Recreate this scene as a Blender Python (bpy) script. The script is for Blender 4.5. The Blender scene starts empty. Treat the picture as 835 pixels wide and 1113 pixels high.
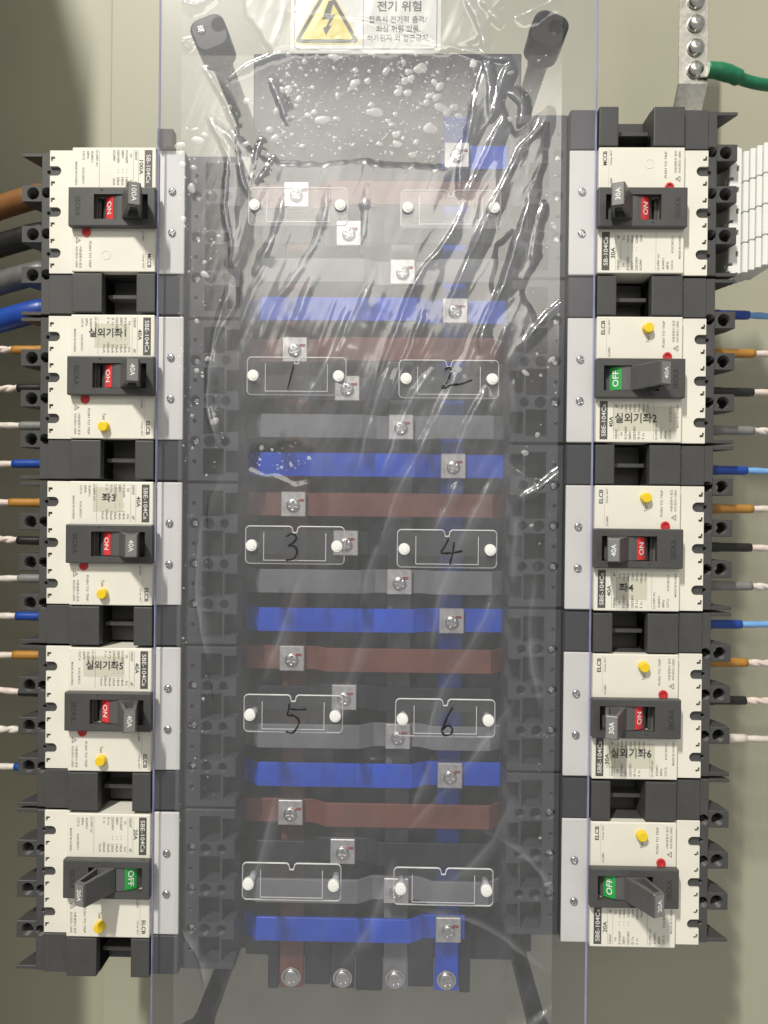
import bpy, bmesh, math, random
import numpy as np
from mathutils import Matrix, Vector, noise

random.seed(7)
scene = bpy.context.scene
R = math.radians

# ------------------------------------------------------------------ camera
CAM = Vector((0.0185, -0.5546, -0.0159))
FPX = 836.0                      # focal length in pixels of the 835 x 1113 photograph
PW, PH = 835.0, 1113.0
ROT = Matrix.Rotation(0.0187, 3, 'Z') @ Matrix.Rotation(-0.0057, 3, 'X') @ Matrix.Rotation(-0.0104, 3, 'Y')
cam_data = bpy.data.cameras.new('camera')
cam = bpy.data.objects.new('camera', cam_data)
scene.collection.objects.link(cam)
cam.matrix_world = Matrix.Translation(CAM) @ (ROT @ Matrix.Rotation(math.pi / 2, 3, 'X')).to_4x4()
cam_data.sensor_fit = 'VERTICAL'
cam_data.sensor_height = 24.0
cam_data.lens = 24.0 * FPX / PH
cam_data.clip_start = 0.01
cam_data.clip_end = 50
scene.camera = cam

# ------------------------------------------------------------------ light
world = bpy.data.worlds.new('World')
scene.world = world
world.use_nodes = True
bg = world.node_tree.nodes['Background']
bg.inputs[0].default_value = (1.0, 0.985, 0.93, 1)
bg.inputs[1].default_value = 0.37

lamp_data = bpy.data.lights.new('ceiling_lamp', 'AREA')
lamp_data.shape = 'RECTANGLE'
lamp_data.size = 0.09
lamp_data.size_y = 0.50
lamp_data.energy = 184
lamp_data.color = (1.0, 0.965, 0.88)
lamp = bpy.data.objects.new('ceiling_lamp', lamp_data)
scene.collection.objects.link(lamp)
lamp.location = (-1.10, -2.60, 3.00)
lamp.rotation_euler = (Vector((0, 0, 0)) - lamp.location).to_track_quat('-Z', 'Y').to_euler()

# a second ceiling lamp further down the room, the one that mirrors in the film
lamp2_data = bpy.data.lights.new('ceiling_lamp', 'AREA')
lamp2_data.shape = 'RECTANGLE'
lamp2_data.size = 2.6
lamp2_data.size_y = 1.5
lamp2_data.energy = 32
lamp2_data.color = (1.0, 0.95, 0.85)
lamp2 = bpy.data.objects.new('ceiling_lamp', lamp2_data)
scene.collection.objects.link(lamp2)
lamp2.location = (0.10, -4.50, 1.90)
lamp2.rotation_euler = (Vector((0, 0, 0)) - lamp2.location).to_track_quat('-Z', 'Y').to_euler()

vs = scene.view_settings
vs.view_transform = 'Standard'
vs.look = 'None'
vs.gamma = 1
vs.exposure = 0.0
vs.use_curve_mapping = False
scene.cycles.transparent_max_bounces = 24
scene.cycles.max_bounces = 8
scene.cycles.caustics_reflective = False
scene.cycles.caustics_refractive = False


def U(px, py, depth):
    """world point on the plane y = depth that stands at photo pixel px, py (used to lay the place out)"""
    d = ROT @ Vector(((px - PW / 2) / FPX, 1.0, (PH / 2 - py) / FPX))
    t = (depth - CAM.y) / d.y
    return CAM + d * t


# ------------------------------------------------------------------ materials
MATS = {}


def schlick(nt, gain):
    """reflectance of a thin clear sheet, the same from both of its sides"""
    lw = nt.nodes.new('ShaderNodeLayerWeight')
    lw.inputs[0].default_value = 0.5
    pw = nt.nodes.new('ShaderNodeMath')
    pw.operation = 'POWER'
    pw.inputs[1].default_value = 5
    nt.links.new(lw.outputs['Facing'], pw.inputs[0])
    ma = nt.nodes.new('ShaderNodeMath')
    ma.operation = 'MULTIPLY_ADD'
    ma.inputs[1].default_value = 0.95 * gain
    ma.inputs[2].default_value = 0.05 * gain
    ma.use_clamp = True
    nt.links.new(pw.outputs[0], ma.inputs[0])
    return ma


def nodes_of(m):
    m.use_nodes = True
    return m.node_tree, m.node_tree.nodes['Principled BSDF']


def plastic(name, col, rough=0.45, var=0.12, scale=60, bump=0.05, bscale=1800, metallic=0.0, spec=0.5, wear=0.0):
    m = bpy.data.materials.new(name)
    nt, p = nodes_of(m)
    tc = nt.nodes.new('ShaderNodeTexCoord')
    n1 = nt.nodes.new('ShaderNodeTexNoise')
    n1.inputs['Scale'].default_value = scale
    n1.inputs['Detail'].default_value = 5
    nt.links.new(tc.outputs['Object'], n1.inputs['Vector'])
    mp = nt.nodes.new('ShaderNodeMapRange')
    mp.inputs[1].default_value = 0.3
    mp.inputs[2].default_value = 0.7
    mp.inputs[3].default_value = 1 - var
    mp.inputs[4].default_value = 1 + var
    nt.links.new(n1.outputs[0], mp.inputs[0])
    mul = nt.nodes.new('ShaderNodeVectorMath')
    mul.operation = 'SCALE'
    mul.inputs[0].default_value = col
    nt.links.new(mp.outputs[0], mul.inputs['Scale'])
    last = mul.outputs[0]
    if wear > 0:     # sparse specks of dust
        n3 = nt.nodes.new('ShaderNodeTexNoise')
        n3.inputs['Scale'].default_value = 900
        n3.inputs['Detail'].default_value = 2
        nt.links.new(tc.outputs['Object'], n3.inputs['Vector'])
        m3 = nt.nodes.new('ShaderNodeMapRange')
        m3.inputs[1].default_value = 0.66
        m3.inputs[2].default_value = 0.74
        m3.inputs[3].default_value = 0
        m3.inputs[4].default_value = wear
        nt.links.new(n3.outputs[0], m3.inputs[0])
        mx = nt.nodes.new('ShaderNodeMix')
        mx.data_type = 'RGBA'
        nt.links.new(m3.outputs[0], mx.inputs[0])
        nt.links.new(last, mx.inputs[6])
        mx.inputs[7].default_value = (0.45, 0.44, 0.40, 1)
        last = mx.outputs[2]
    nt.links.new(last, p.inputs['Base Color'])
    mr = nt.nodes.new('ShaderNodeMapRange')
    mr.inputs[3].default_value = rough * 0.82
    mr.inputs[4].default_value = min(1, rough * 1.2)
    nt.links.new(n1.outputs[0], mr.inputs[0])
    nt.links.new(mr.outputs[0], p.inputs['Roughness'])
    p.inputs['Metallic'].default_value = metallic
    p.inputs['Specular IOR Level'].default_value = spec
    if bump > 0:
        n2 = nt.nodes.new('ShaderNodeTexNoise')
        n2.inputs['Scale'].default_value = bscale
        n2.inputs['Detail'].default_value = 3
        nt.links.new(tc.outputs['Object'], n2.inputs['Vector'])
        b = nt.nodes.new('ShaderNodeBump')
        b.inputs['Strength'].default_value = bump
        b.inputs['Distance'].default_value = 0.0005
        nt.links.new(n2.outputs[0], b.inputs['Height'])
        nt.links.new(b.outputs[0], p.inputs['Normal'])
    MATS[name] = m
    return m


plastic('dark_plastic', (0.062, 0.061, 0.061), 0.5, 0.10, 45, 0.10, 2500, wear=0.12)
plastic('bezel_plastic', (0.070, 0.069, 0.068), 0.42, 0.08, 60, 0.08, 2500, wear=0.10)
plastic('lever_plastic', (0.10, 0.10, 0.10), 0.36, 0.08, 60, 0.04, wear=0.08)
plastic('lever_tip', (0.20, 0.20, 0.195), 0.4, 0.08, 60, 0.03)
plastic('ivory_plastic', (0.78, 0.755, 0.67), 0.42, 0.035, 28, 0.05, 2500)
plastic('grey_cover', (0.60, 0.60, 0.58), 0.36, 0.04, 50, 0.04)
plastic('red_plastic', (0.55, 0.03, 0.035), 0.32, 0.06, 90, 0.0)
plastic('yellow_plastic', (0.85, 0.60, 0.02), 0.35, 0.06, 90, 0.02)
plastic('red_print', (0.72, 0.045, 0.05), 0.5, 0.05, 90, 0.0)
plastic('green_print', (0.02, 0.33, 0.06), 0.5, 0.05, 90, 0.0)
plastic('white_print', (0.80, 0.80, 0.78), 0.5, 0.03, 90, 0.0)
plastic('black_print', (0.05, 0.05, 0.05), 0.55, 0.1, 90, 0.0)
plastic('grey_print', (0.20, 0.195, 0.175), 0.55, 0.2, 200, 0.0)
plastic('strip_print', (0.095, 0.09, 0.08), 0.5, 0.08, 90, 0.0)
plastic('emboss_shade', (0.034, 0.034, 0.034), 0.35, 0.1, 90, 0.0)  # darker than the bezel, standing in for the shade of raised letters
plastic('tape', (0.60, 0.585, 0.50), 0.3, 0.03, 60, 0.0)
plastic('yellow_print', (0.80, 0.66, 0.10), 0.4, 0.03, 60, 0.0)
plastic('label_white', (0.78, 0.78, 0.74), 0.35, 0.02, 60, 0.0)
plastic('marker_ink', (0.012, 0.012, 0.014), 0.3, 0.1, 90, 0.0)
plastic('red_ink', (0.36, 0.05, 0.035), 0.5, 0.3, 300, 0.0)
plastic('steel', (0.62, 0.61, 0.58), 0.26, 0.12, 220, 0.05, 900, metallic=1.0)
plastic('galvanised', (0.72, 0.70, 0.64), 0.34, 0.14, 260, 0.05, 900, metallic=1.0)
plastic('tin_plate', (0.74, 0.71, 0.64), 0.38, 0.16, 240, 0.06, 700, metallic=0.75)
plastic('chassis_steel', (0.14, 0.14, 0.14), 0.5, 0.1, 60, 0.05, 1200)
plastic('panel_paint', (0.375, 0.362, 0.275), 0.5, 0.035, 9, 0.16, 900, wear=0.0)
plastic('brown_sleeve', (0.19, 0.066, 0.042), 0.40, 0.2, 40, 0.08, 700)
plastic('black_sleeve', (0.022, 0.022, 0.024), 0.40, 0.12, 90, 0.08, 700)
plastic('grey_sleeve', (0.20, 0.20, 0.195), 0.42, 0.2, 40, 0.08, 700)
plastic('blue_sleeve', (0.009, 0.085, 0.62), 0.38, 0.2, 40, 0.08, 700)
plastic('board', (0.020, 0.020, 0.023), 0.55, 0.15, 60, 0.06)
plastic('post_black', (0.008, 0.008, 0.009), 0.35, 0.15, 80, 0.08, spec=0.3)
plastic('orange_sleeve', (0.42, 0.20, 0.035), 0.38, 0.10, 120, 0.04)
plastic('wire_black', (0.016, 0.016, 0.017), 0.34, 0.12, 120, 0.03)
plastic('wire_grey', (0.21, 0.21, 0.205), 0.36, 0.1, 120, 0.03)
plastic('wire_blue', (0.013, 0.06, 0.33), 0.36, 0.1, 120, 0.03)
plastic('cable_brown', (0.22, 0.095, 0.028), 0.38, 0.1, 120, 0.03)
plastic('cable_grey', (0.12, 0.12, 0.118), 0.4, 0.15, 120, 0.03)
plastic('cable_sky', (0.17, 0.38, 0.72), 0.4, 0.1, 120, 0.03)
plastic('cable_white', (0.66, 0.60, 0.55), 0.4, 0.1, 160, 0.1, 500)
plastic('cable_pink', (0.68, 0.58, 0.52), 0.4, 0.1, 160, 0.1, 500)
plastic('wire_green', (0.01, 0.16, 0.075), 0.38, 0.12, 120, 0.05)
plastic('white_pvc', (0.80, 0.80, 0.77), 0.4, 0.02, 60, 0.03)
plastic('rivet_white', (0.82, 0.82, 0.80), 0.35, 0.03, 200, 0.02)


def clear_mat(name, tint, gloss_fac, rough, edge=None, haze=0.0):
    """thin clear plastic: tinted transparency with a fresnel reflection on top and a little haze"""
    m = bpy.data.materials.new(name)
    m.use_nodes = True
    nt = m.node_tree
    nt.nodes.clear()
    out = nt.nodes.new('ShaderNodeOutputMaterial')
    tr = nt.nodes.new('ShaderNodeBsdfTransparent')
    tr.inputs[0].default_value = tint
    gl = nt.nodes.new('ShaderNodeBsdfGlossy')
    gl.inputs['Roughness'].default_value = rough
    mm = schlick(nt, gloss_fac)
    df = nt.nodes.new('ShaderNodeBsdfDiffuse')
    df.inputs[0].default_value = edge or (0.8, 0.8, 0.8, 1)
    mx0 = nt.nodes.new('ShaderNodeMixShader')
    tc = nt.nodes.new('ShaderNodeTexCoord')
    nz = nt.nodes.new('ShaderNodeTexNoise')
    nz.inputs['Scale'].default_value = 30
    nz.inputs['Detail'].default_value = 6
    nt.links.new(tc.outputs['Object'], nz.inputs['Vector'])
    hz = nt.nodes.new('ShaderNodeMath')
    hz.operation = 'MULTIPLY'
    hz.inputs[1].default_value = haze * 2
    nt.links.new(nz.outputs[0], hz.inputs[0])
    nt.links.new(hz.outputs[0], mx0.inputs[0])
    nt.links.new(tr.outputs[0], mx0.inputs[1])
    nt.links.new(df.outputs[0], mx0.inputs[2])
    mx = nt.nodes.new('ShaderNodeMixShader')
    nt.links.new(mm.outputs[0], mx.inputs[0])
    nt.links.new(mx0.outputs[0], mx.inputs[1])
    nt.links.new(gl.outputs[0], mx.inputs[2])
    nt.links.new(mx.outputs[0], out.inputs[0])
    MATS[name] = m
    return m


clear_mat('acrylic', (0.962, 0.966, 0.997, 1), 0.6, 0.2, haze=0.004)
clear_mat('acrylic_edge', (0.62, 0.64, 0.84, 1), 1.0, 0.1, edge=(0.50, 0.53, 0.78, 1), haze=0.45)
clear_mat('card_clear', (0.96, 0.96, 0.965, 1), 1.0, 0.06, haze=0.015)
clear_mat('card_edge', (0.9, 0.9, 0.92, 1), 1.0, 0.15, edge=(0.88, 0.88, 0.88, 1), haze=0.80)  # edges whitened to imitate light refracted in the clear plastic
clear_mat('tape_clear', (0.975, 0.972, 0.955, 1), 0.5, 0.25, edge=(0.6, 0.58, 0.5, 1), haze=0.03)
clear_mat('clip_clear', (0.62, 0.60, 0.60, 1), 1.0, 0.12, edge=(0.4, 0.38, 0.36, 1), haze=0.2)


def film_mat():
    m = bpy.data.materials.new('film')
    m.use_nodes = True
    nt = m.node_tree
    nt.nodes.clear()
    out = nt.nodes.new('ShaderNodeOutputMaterial')
    at = nt.nodes.new('ShaderNodeAttribute')
    at.attribute_name = 'cloud'
    tr = nt.nodes.new('ShaderNodeBsdfTransparent')
    tr.inputs[0].default_value = (0.985, 0.985, 0.99, 1)
    df = nt.nodes.new('ShaderNodeBsdfDiffuse')
    df.inputs[0].default_value = (0.74, 0.77, 0.86, 1)
    gl = nt.nodes.new('ShaderNodeBsdfGlossy')
    gl.inputs['Roughness'].default_value = 0.12
    gl.inputs[0].default_value = (1, 1, 1, 1)
    gl2 = nt.nodes.new('ShaderNodeBsdfGlossy')
    gl2.inputs['Roughness'].default_value = 0.37
    tc = nt.nodes.new('ShaderNodeTexCoord')
    nz = nt.nodes.new('ShaderNodeTexNoise')
    nz.inputs['Scale'].default_value = 26
    nz.inputs['Detail'].default_value = 7
    nt.links.new(tc.outputs['Object'], nz.inputs['Vector'])
    mr = nt.nodes.new('ShaderNodeMapRange')
    mr.inputs[1].default_value = 0.3
    mr.inputs[2].default_value = 0.7
    mr.inputs[3].default_value = 0.55
    mr.inputs[4].default_value = 1.25
    nt.links.new(nz.outputs[0], mr.inputs[0])
    cl = nt.nodes.new('ShaderNodeMath')
    cl.operation = 'MULTIPLY'
    nt.links.new(at.outputs['Fac'], cl.inputs[0])
    nt.links.new(mr.outputs[0], cl.inputs[1])
    m1 = nt.nodes.new('ShaderNodeMath')          # milky body of the loose film
    m1.operation = 'MULTIPLY'
    m1.inputs[1].default_value = 0.080
    nt.links.new(cl.outputs[0], m1.inputs[0])
    at2 = nt.nodes.new('ShaderNodeAttribute')     # creases painted whiter, for the light they catch
    at2.attribute_name = 'crease_light'
    m1b = nt.nodes.new('ShaderNodeMath')
    m1b.operation = 'MULTIPLY_ADD'
    m1b.inputs[1].default_value = 0.20
    nt.links.new(at2.outputs['Fac'], m1b.inputs[0])
    nt.links.new(m1.outputs[0], m1b.inputs[2])
    mxa = nt.nodes.new('ShaderNodeMixShader')
    nt.links.new(m1b.outputs[0], mxa.inputs[0])
    nt.links.new(tr.outputs[0], mxa.inputs[1])
    nt.links.new(df.outputs[0], mxa.inputs[2])
    m2 = nt.nodes.new('ShaderNodeMath')          # satin sheen of the loose film
    m2.operation = 'MULTIPLY'
    m2.inputs[1].default_value = 0.105
    nt.links.new(cl.outputs[0], m2.inputs[0])
    mxb = nt.nodes.new('ShaderNodeMixShader')
    nt.links.new(m2.outputs[0], mxb.inputs[0])
    nt.links.new(mxa.outputs[0], mxb.inputs[1])
    nt.links.new(gl2.outputs[0], mxb.inputs[2])
    m3 = schlick(nt, 1.9)
    mxc = nt.nodes.new('ShaderNodeMixShader')
    nt.links.new(m3.outputs[0], mxc.inputs[0])
    nt.links.new(mxb.outputs[0], mxc.inputs[1])
    nt.links.new(gl.outputs[0], mxc.inputs[2])
    nt.links.new(mxc.outputs[0], out.inputs[0])
    MATS['film'] = m


film_mat()
clear_mat('bubble', (0.98, 0.98, 0.98, 1), 0.8, 0.35, edge=(0.88, 0.88, 0.88, 1), haze=0.33)

# ------------------------------------------------------------------ mesh helpers
COL = scene.collection


def link(name, me, parent=None, loc=None):
    o = bpy.data.objects.new(name, me)
    COL.objects.link(o)
    if parent is not None:
        o.parent = parent
    if loc is not None:
        o.location = loc
    return o


def tag(o, label=None, cat=None, group=None, kind=None):
    if label:
        o['label'] = label
    if cat:
        o['category'] = cat
    if group:
        o['group'] = group
    if kind:
        o['kind'] = kind
    return o


def empty(name, loc, label, cat, group=None):
    o = link(name, None, None, loc)
    o.empty_display_size = 0.01
    return tag(o, label, cat, group)


def bx(bm, x0, x1, y0, y1, z0, z1, bev=0.0, seg=1):
    ret = bmesh.ops.create_cube(bm, size=1.0)
    vs_ = ret['verts']
    for v in vs_:
        v.co = Vector((x0 + (v.co.x + .5) * (x1 - x0), y0 + (v.co.y + .5) * (y1 - y0), z0 + (v.co.z + .5) * (z1 - z0)))
    if bev > 0:
        es = list({e for v in vs_ for e in v.link_edges})
        bmesh.ops.bevel(bm, geom=es, offset=bev, segments=seg, affect='EDGES', profile=0.5)
    return bm


def prism(bm, pts, a, b, axis='y', bev=0.0):
    """extrude a polygon: pts are (x,z) when axis is y, (x,y) when axis is z, (y,z) when axis is x"""
    def mk(p, t):
        if axis == 'y':
            return Vector((p[0], t, p[1]))
        if axis == 'z':
            return Vector((p[0], p[1], t))
        return Vector((t, p[0], p[1]))
    A = [bm.verts.new(mk(p, a)) for p in pts]
    B = [bm.verts.new(mk(p, b)) for p in pts]
    fs = [bm.faces.new(A), bm.faces.new(B[::-1])]
    n = len(pts)
    for i in range(n):
        fs.append(bm.faces.new((A[i], B[i], B[(i + 1) % n], A[(i + 1) % n])))
    bmesh.ops.recalc_face_normals(bm, faces=fs)
    if bev > 0:
        es = list({e for f in fs[:2] for e in f.edges})
        bmesh.ops.bevel(bm, geom=es, offset=bev, segments=1, affect='EDGES', profile=0.5)
    return bm


def cyl(bm, c, r, a, b, n=20, r2=None, axis='y', bev=0.0):
    r2 = r if r2 is None else r2
    def mk(rr, t, th):
        p, q = rr * math.cos(th), rr * math.sin(th)
        if axis == 'y':
            return Vector((c[0] + p, t, c[1] + q))
        if axis == 'z':
            return Vector((c[0] + p, c[1] + q, t))
        return Vector((t, c[0] + p, c[1] + q))
    A = [bm.verts.new(mk(r, a, 2 * math.pi * i / n)) for i in range(n)]
    B = [bm.verts.new(mk(r2, b, 2 * math.pi * i / n)) for i in range(n)]
    fs = [bm.faces.new(A), bm.faces.new(B[::-1])]
    for i in range(n):
        f = bm.faces.new((A[i], B[i], B[(i + 1) % n], A[(i + 1) % n]))
        f.smooth = True
        fs.append(f)
    bmesh.ops.recalc_face_normals(bm, faces=fs)
    if bev > 0:
        es = list(set(fs[0].edges) | set(fs[1].edges))
        bmesh.ops.bevel(bm, geom=es, offset=bev, segments=2, affect='EDGES', profile=0.5)
    return bm


def rrect(x0, x1, z0, z1, r, n=5):
    pts = []
    for cx, cz, a0 in ((x1 - r, z1 - r, 0), (x0 + r, z1 - r, 90), (x0 + r, z0 + r, 180), (x1 - r, z0 + r, 270)):
        for i in range(n + 1):
            a = R(a0 + 90 * i / n)
            pts.append((cx + r * math.cos(a), cz + r * math.sin(a)))
    return pts


def tube(bm, pts, rad, n=10, caps=True):
    """pts: list of Vectors; rad: a number or one per point"""
    rads = rad if isinstance(rad, (list, tuple)) else [rad] * len(pts)
    rings = []
    up = Vector((0, 0, 1))
    for i, p in enumerate(pts):
        t = (pts[min(i + 1, len(pts) - 1)] - pts[max(i - 1, 0)]).normalized()
        u = t.cross(up)
        if u.length < 1e-4:
            u = t.cross(Vector((0, 1, 0)))
        u.normalize()
        w = u.cross(t).normalized()
        rings.append([bm.verts.new(p + (u * math.cos(2 * math.pi * k / n) + w * math.sin(2 * math.pi * k / n)) * rads[i]) for k in range(n)])
    fs = []
    for i in range(len(rings) - 1):
        for k in range(n):
            f = bm.faces.new((rings[i][k], rings[i][(k + 1) % n], rings[i + 1][(k + 1) % n], rings[i + 1][k]))
            f.smooth = True
            fs.append(f)
    if caps:
        fs.append(bm.faces.new(rings[0][::-1]))
        fs.append(bm.faces.new(rings[-1]))
    bmesh.ops.recalc_face_normals(bm, faces=fs)
    return bm


def smooth_path(pts, k=6):
    out = []
    P = [pts[0]] + list(pts) + [pts[-1]]
    for i in range(1, len(P) - 2):
        for j in range(k):
            t = j / k
            a, b, c, d = P[i - 1], P[i], P[i + 1], P[i + 2]
            out.append(0.5 * ((2 * b) + (c - a) * t + (2 * a - 5 * b + 4 * c - d) * t * t + (3 * b - a - 3 * c + d) * t ** 3))
    out.append(P[-2])
    return out


def mesh_from(bm, name, mat, mtx=None):
    me = bpy.data.meshes.new(name)
    bm.to_mesh(me)
    bm.free()
    if mtx is not None:
        me.transform(mtx)
    me.materials.append(MATS[mat])
    return me


def cut(bm, cutter):
    """bm minus cutter (exact boolean)"""
    ma = bpy.data.meshes.new('t')
    bm.to_mesh(ma)
    bm.free()
    mb = bpy.data.meshes.new('t')
    cutter.to_mesh(mb)
    cutter.free()
    a = bpy.data.objects.new('ta', ma)
    b = bpy.data.objects.new('tb', mb)
    COL.objects.link(a)
    COL.objects.link(b)
    md = a.modifiers.new('b', 'BOOLEAN')
    md.operation = 'DIFFERENCE'
    md.solver = 'EXACT'
    md.use_self = True
    md.object = b
    dg = bpy.context.evaluated_depsgraph_get()
    dg.update()
    me = bpy.data.meshes.new_from_object(a.evaluated_get(dg))
    res = bmesh.new()
    res.from_mesh(me)
    for o in (a, b):
        bpy.data.objects.remove(o)
    for x in (ma, mb, me):
        bpy.data.meshes.remove(x)
    return res


TXT = {}


def text_geo(s, bold=0.0):
    """flat outline of a text, height of the capitals scaled to 1: (verts, faces, width, height)"""
    key = (s, bold)
    if key not in TXT:
        cu = bpy.data.curves.new('t', 'FONT')
        cu.body = s
        cu.size = 1
        cu.offset = bold
        cu.resolution_u = 3
        cu.fill_mode = 'FRONT'
        o = bpy.data.objects.new('t', cu)
        COL.objects.link(o)
        dg = bpy.context.evaluated_depsgraph_get()
        dg.update()
        me = bpy.data.meshes.new_from_object(o.evaluated_get(dg))
        V = [(v.co.x, v.co.y) for v in me.vertices]
        F = [tuple(p.vertices) for p in me.polygons]
        bpy.data.objects.remove(o)
        bpy.data.curves.remove(cu)
        bpy.data.meshes.remove(me)
        xs = [v[0] for v in V]
        ys = [v[1] for v in V]
        x0, x1, y0, y1 = min(xs), max(xs), min(ys), max(ys)
        V = [((x - x0), (y - y0)) for x, y in V]
        TXT[key] = (V, F, x1 - x0, y1 - y0)
    return TXT[key]


def put_text(bm, s, fn, w, h, bold=0.0):
    """text centred on 0,0 and scaled to w by h; fn maps (tx, ty) to a point"""
    V, F, tw, th = text_geo(s, bold)
    vv = [bm.verts.new(fn((x / tw - .5) * w, (y / th - .5) * h)) for x, y in V]
    for f in F:
        try:
            bm.faces.new([vv[i] for i in f])
        except ValueError:
            pass


MM = 0.001
# ------------------------------------------------------------------ setting
BACK = 0.165
bm = bmesh.new()
bx(bm, -0.392, 0.62, 0.178, 0.182, -0.75, 0.75)
tag(link('wall_back', mesh_from(bm, 'wall_back', 'panel_paint')), kind='structure')
bm = bmesh.new()
xl = U(120, 60, BACK).x
bx(bm, xl, 0.60, BACK, 0.1775, -0.74, 0.74, 0.002, 2)
tag(link('mounting_plate', mesh_from(bm, 'mounting_plate', 'panel_paint')), kind='structure')
bm = bmesh.new()
bx(bm, -0.396, -0.392, -0.207, 0.182, -0.75, 0.75)  # unseen enclosure side, added to cast the shade down the left
tag(link('unseen_wall_left', mesh_from(bm, 'unseen_wall_left', 'panel_paint')), kind='structure')

# ------------------------------------------------------------------ circuit breakers
BASE = Vector((59.0, 60.0, -60.0))
BM = Matrix.Scale(MM, 4) @ Matrix.Translation(-BASE)
CACHE = {}


def ub(bm, u0, u1, d0, d1, v0, v1, bev=0.0, seg=1):
    return bx(bm, u0, u1, d0, d1, -v1, -v0, bev, seg)


def shared(key, fn, mat):
    if key not in CACHE:
        CACHE[key] = mesh_from(fn(), key, mat, BM)
    return CACHE[key]


def g_body():
    b = bmesh.new()
    ub(b, -7, 79.7, 7.2, 60, 0.5, 119.5, 0.5)
    c = bmesh.new()
    ub(c, 41, 66, -5, 26, 90.3, 125)
    for v in (30, 60, 90):
        cyl(c, (-3.2, -v), 4.0, 5, 24, 20)
    for v in (15, 45, 75):
        cyl(c, (-1.6, -v), 1.5, 5, 14, 12)
    ub(c, 35, 78, 0, 24, 34, 56)
    return cut(b, c)


def g_line_ledge():
    b = bmesh.new()
    ub(b, 80.2, 99.3, 7.3, 60, 0.5, 119.5, 0.5)
    ub(b, 80.4, 99.1, 5.2, 7.0, 91, 119.2, 0.3)
    return b


def g_neutral_outer():
    b = bmesh.new()
    ub(b, 18.8, 41, 0.3, 26, 91, 119.2, 0.7, 2)
    ub(b, 0.2, 18.6, 5.2, 7.0, 91, 119.2, 0.3)
    return b


def g_neutral_inner():
    b = bmesh.new()
    ub(b, 66, 79.8, 0.3, 26, 91, 119.2, 0.7, 2)
    return b


def g_trough_rib():
    b = bmesh.new()
    ub(b, 41.2, 65.8, 12, 25.8, 103.5, 106.5, 0.3)
    return b


def g_barrier():
    b = bmesh.new()
    prism(b, [(-22, 8.6), (-7.2, 8.6), (-7.2, 46), (-11, 46), (-20.5, 22)], -6.2, 6.2, 'z', 0.4)
    c = bmesh.new()
    cyl(c, (-14, 0), 4.6, 5, 30, 22)
    return cut(b, c)


def g_endwall():
    b = bmesh.new()
    prism(b, [(-22, 8.6), (-7.2, 8.6), (-7.2, 50), (-9, 50)], -1.3, 1.3, 'z', 0.25)
    return b


def g_pocket_floor():
    b = bmesh.new()
    prism(b, [(-7.2, 30), (-7.2, 58), (-17, 58), (-17, 50)], -8.6, 8.6, 'z', 0.2)
    return b


def g_line_block():
    b = bmesh.new()
    ub(b, 99.8, 139, 13, 60, 0.5, 119.5, 0.5)
    c = bmesh.new()
    for k in range(4):
        v = 15 + 30 * k
        ub(c, 112.5, 128, 5, 33, v - 9.6, v + 9.6)
        cyl(c, (106, -v), 1.6, 5, 18, 12)
        ub(c, 129.5, 145, 5, 30, v - 8, v + 8)
    for v in (30, 60, 90):
        cyl(c, (106.2, -v), 3.9, 5, 21, 20)
        cyl(c, (117, -v), 4.4, 5, 24, 20)
        cyl(c, (129, -v), 3.6, 5, 24, 20)
    return cut(b, c)


def g_load_cover():
    b = bmesh.new()
    ub(b, 0, 18.6, 5, 7.1, 0, 90, 0.25)
    c = bmesh.new()
    for v in (15, 45, 75):
        pts = [(-3, -v - 3.5), (5, -v - 3.5)] + [(5 + 3.5 * math.cos(R(a)), -v + 3.5 * math.sin(R(a))) for a in range(-75, 76, 15)] + [(5, -v + 3.5), (-3, -v + 3.5)]
        prism(c, pts, 3, 9, 'y')
    for v in (6, 24, 36, 54, 66, 84):
        ub(c, 0.8, 3.9, 3, 9, v - 1.5, v + 0.2)
        ub(c, 0.8, 2.2, 3, 9, v + 0.19, v + 1.8)
    return cut(b, c)


def g_front():
    b = bmesh.new()
    ub(b, 18.7, 79.8, 0, 26, 0, 90, 0.7, 2)
    c = bmesh.new()
    ub(c, 36.5, 76.3, -3, 30, 35.5, 54.5)
    return cut(b, c)


def g_line_cover():
    b = bmesh.new()
    ub(b, 80, 99.5, 5, 7.2, 0, 90, 0.9, 3)
    return b


def g_bezel():
    b = bmesh.new()
    ub(b, 18.4, 81.4, -6, -0.1, 31, 59.2, 0.9, 2)
    c = bmesh.new()
    ub(c, 37, 76, -8, 5, 36.2, 54)
    cyl(c, (43, -33.6), 1.0, -8, -5.5, 12)
    return cut(b, c)


def g_bezel_well(a, c):
    b = bmesh.new()
    ub(b, a, c, 2, 18, 36.3, 53.9)
    return b


def g_emboss():
    b = bmesh.new()
    put_text(b, 'SEOUL', lambda x, y: Vector((25.5 + y, -6.12, -(45.2 + x))), 15, 3.6, 0.01)
    return b


PIV = (57.0, 15.5)


def arc_patch(r0, r1, a0, a1, v0, v1, n=12):
    b = bmesh.new()
    pts = [(PIV[0] + r1 * math.sin(R(a0 + (a1 - a0) * i / n)), PIV[1] - r1 * math.cos(R(a0 + (a1 - a0) * i / n))) for i in range(n + 1)]
    pts += [(PIV[0] + r0 * math.sin(R(a1 + (a0 - a1) * i / n)), PIV[1] - r0 * math.cos(R(a1 + (a0 - a1) * i / n))) for i in range(n + 1)]
    prism(b, pts, -v1, -v0, 'z')
    return b


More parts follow.
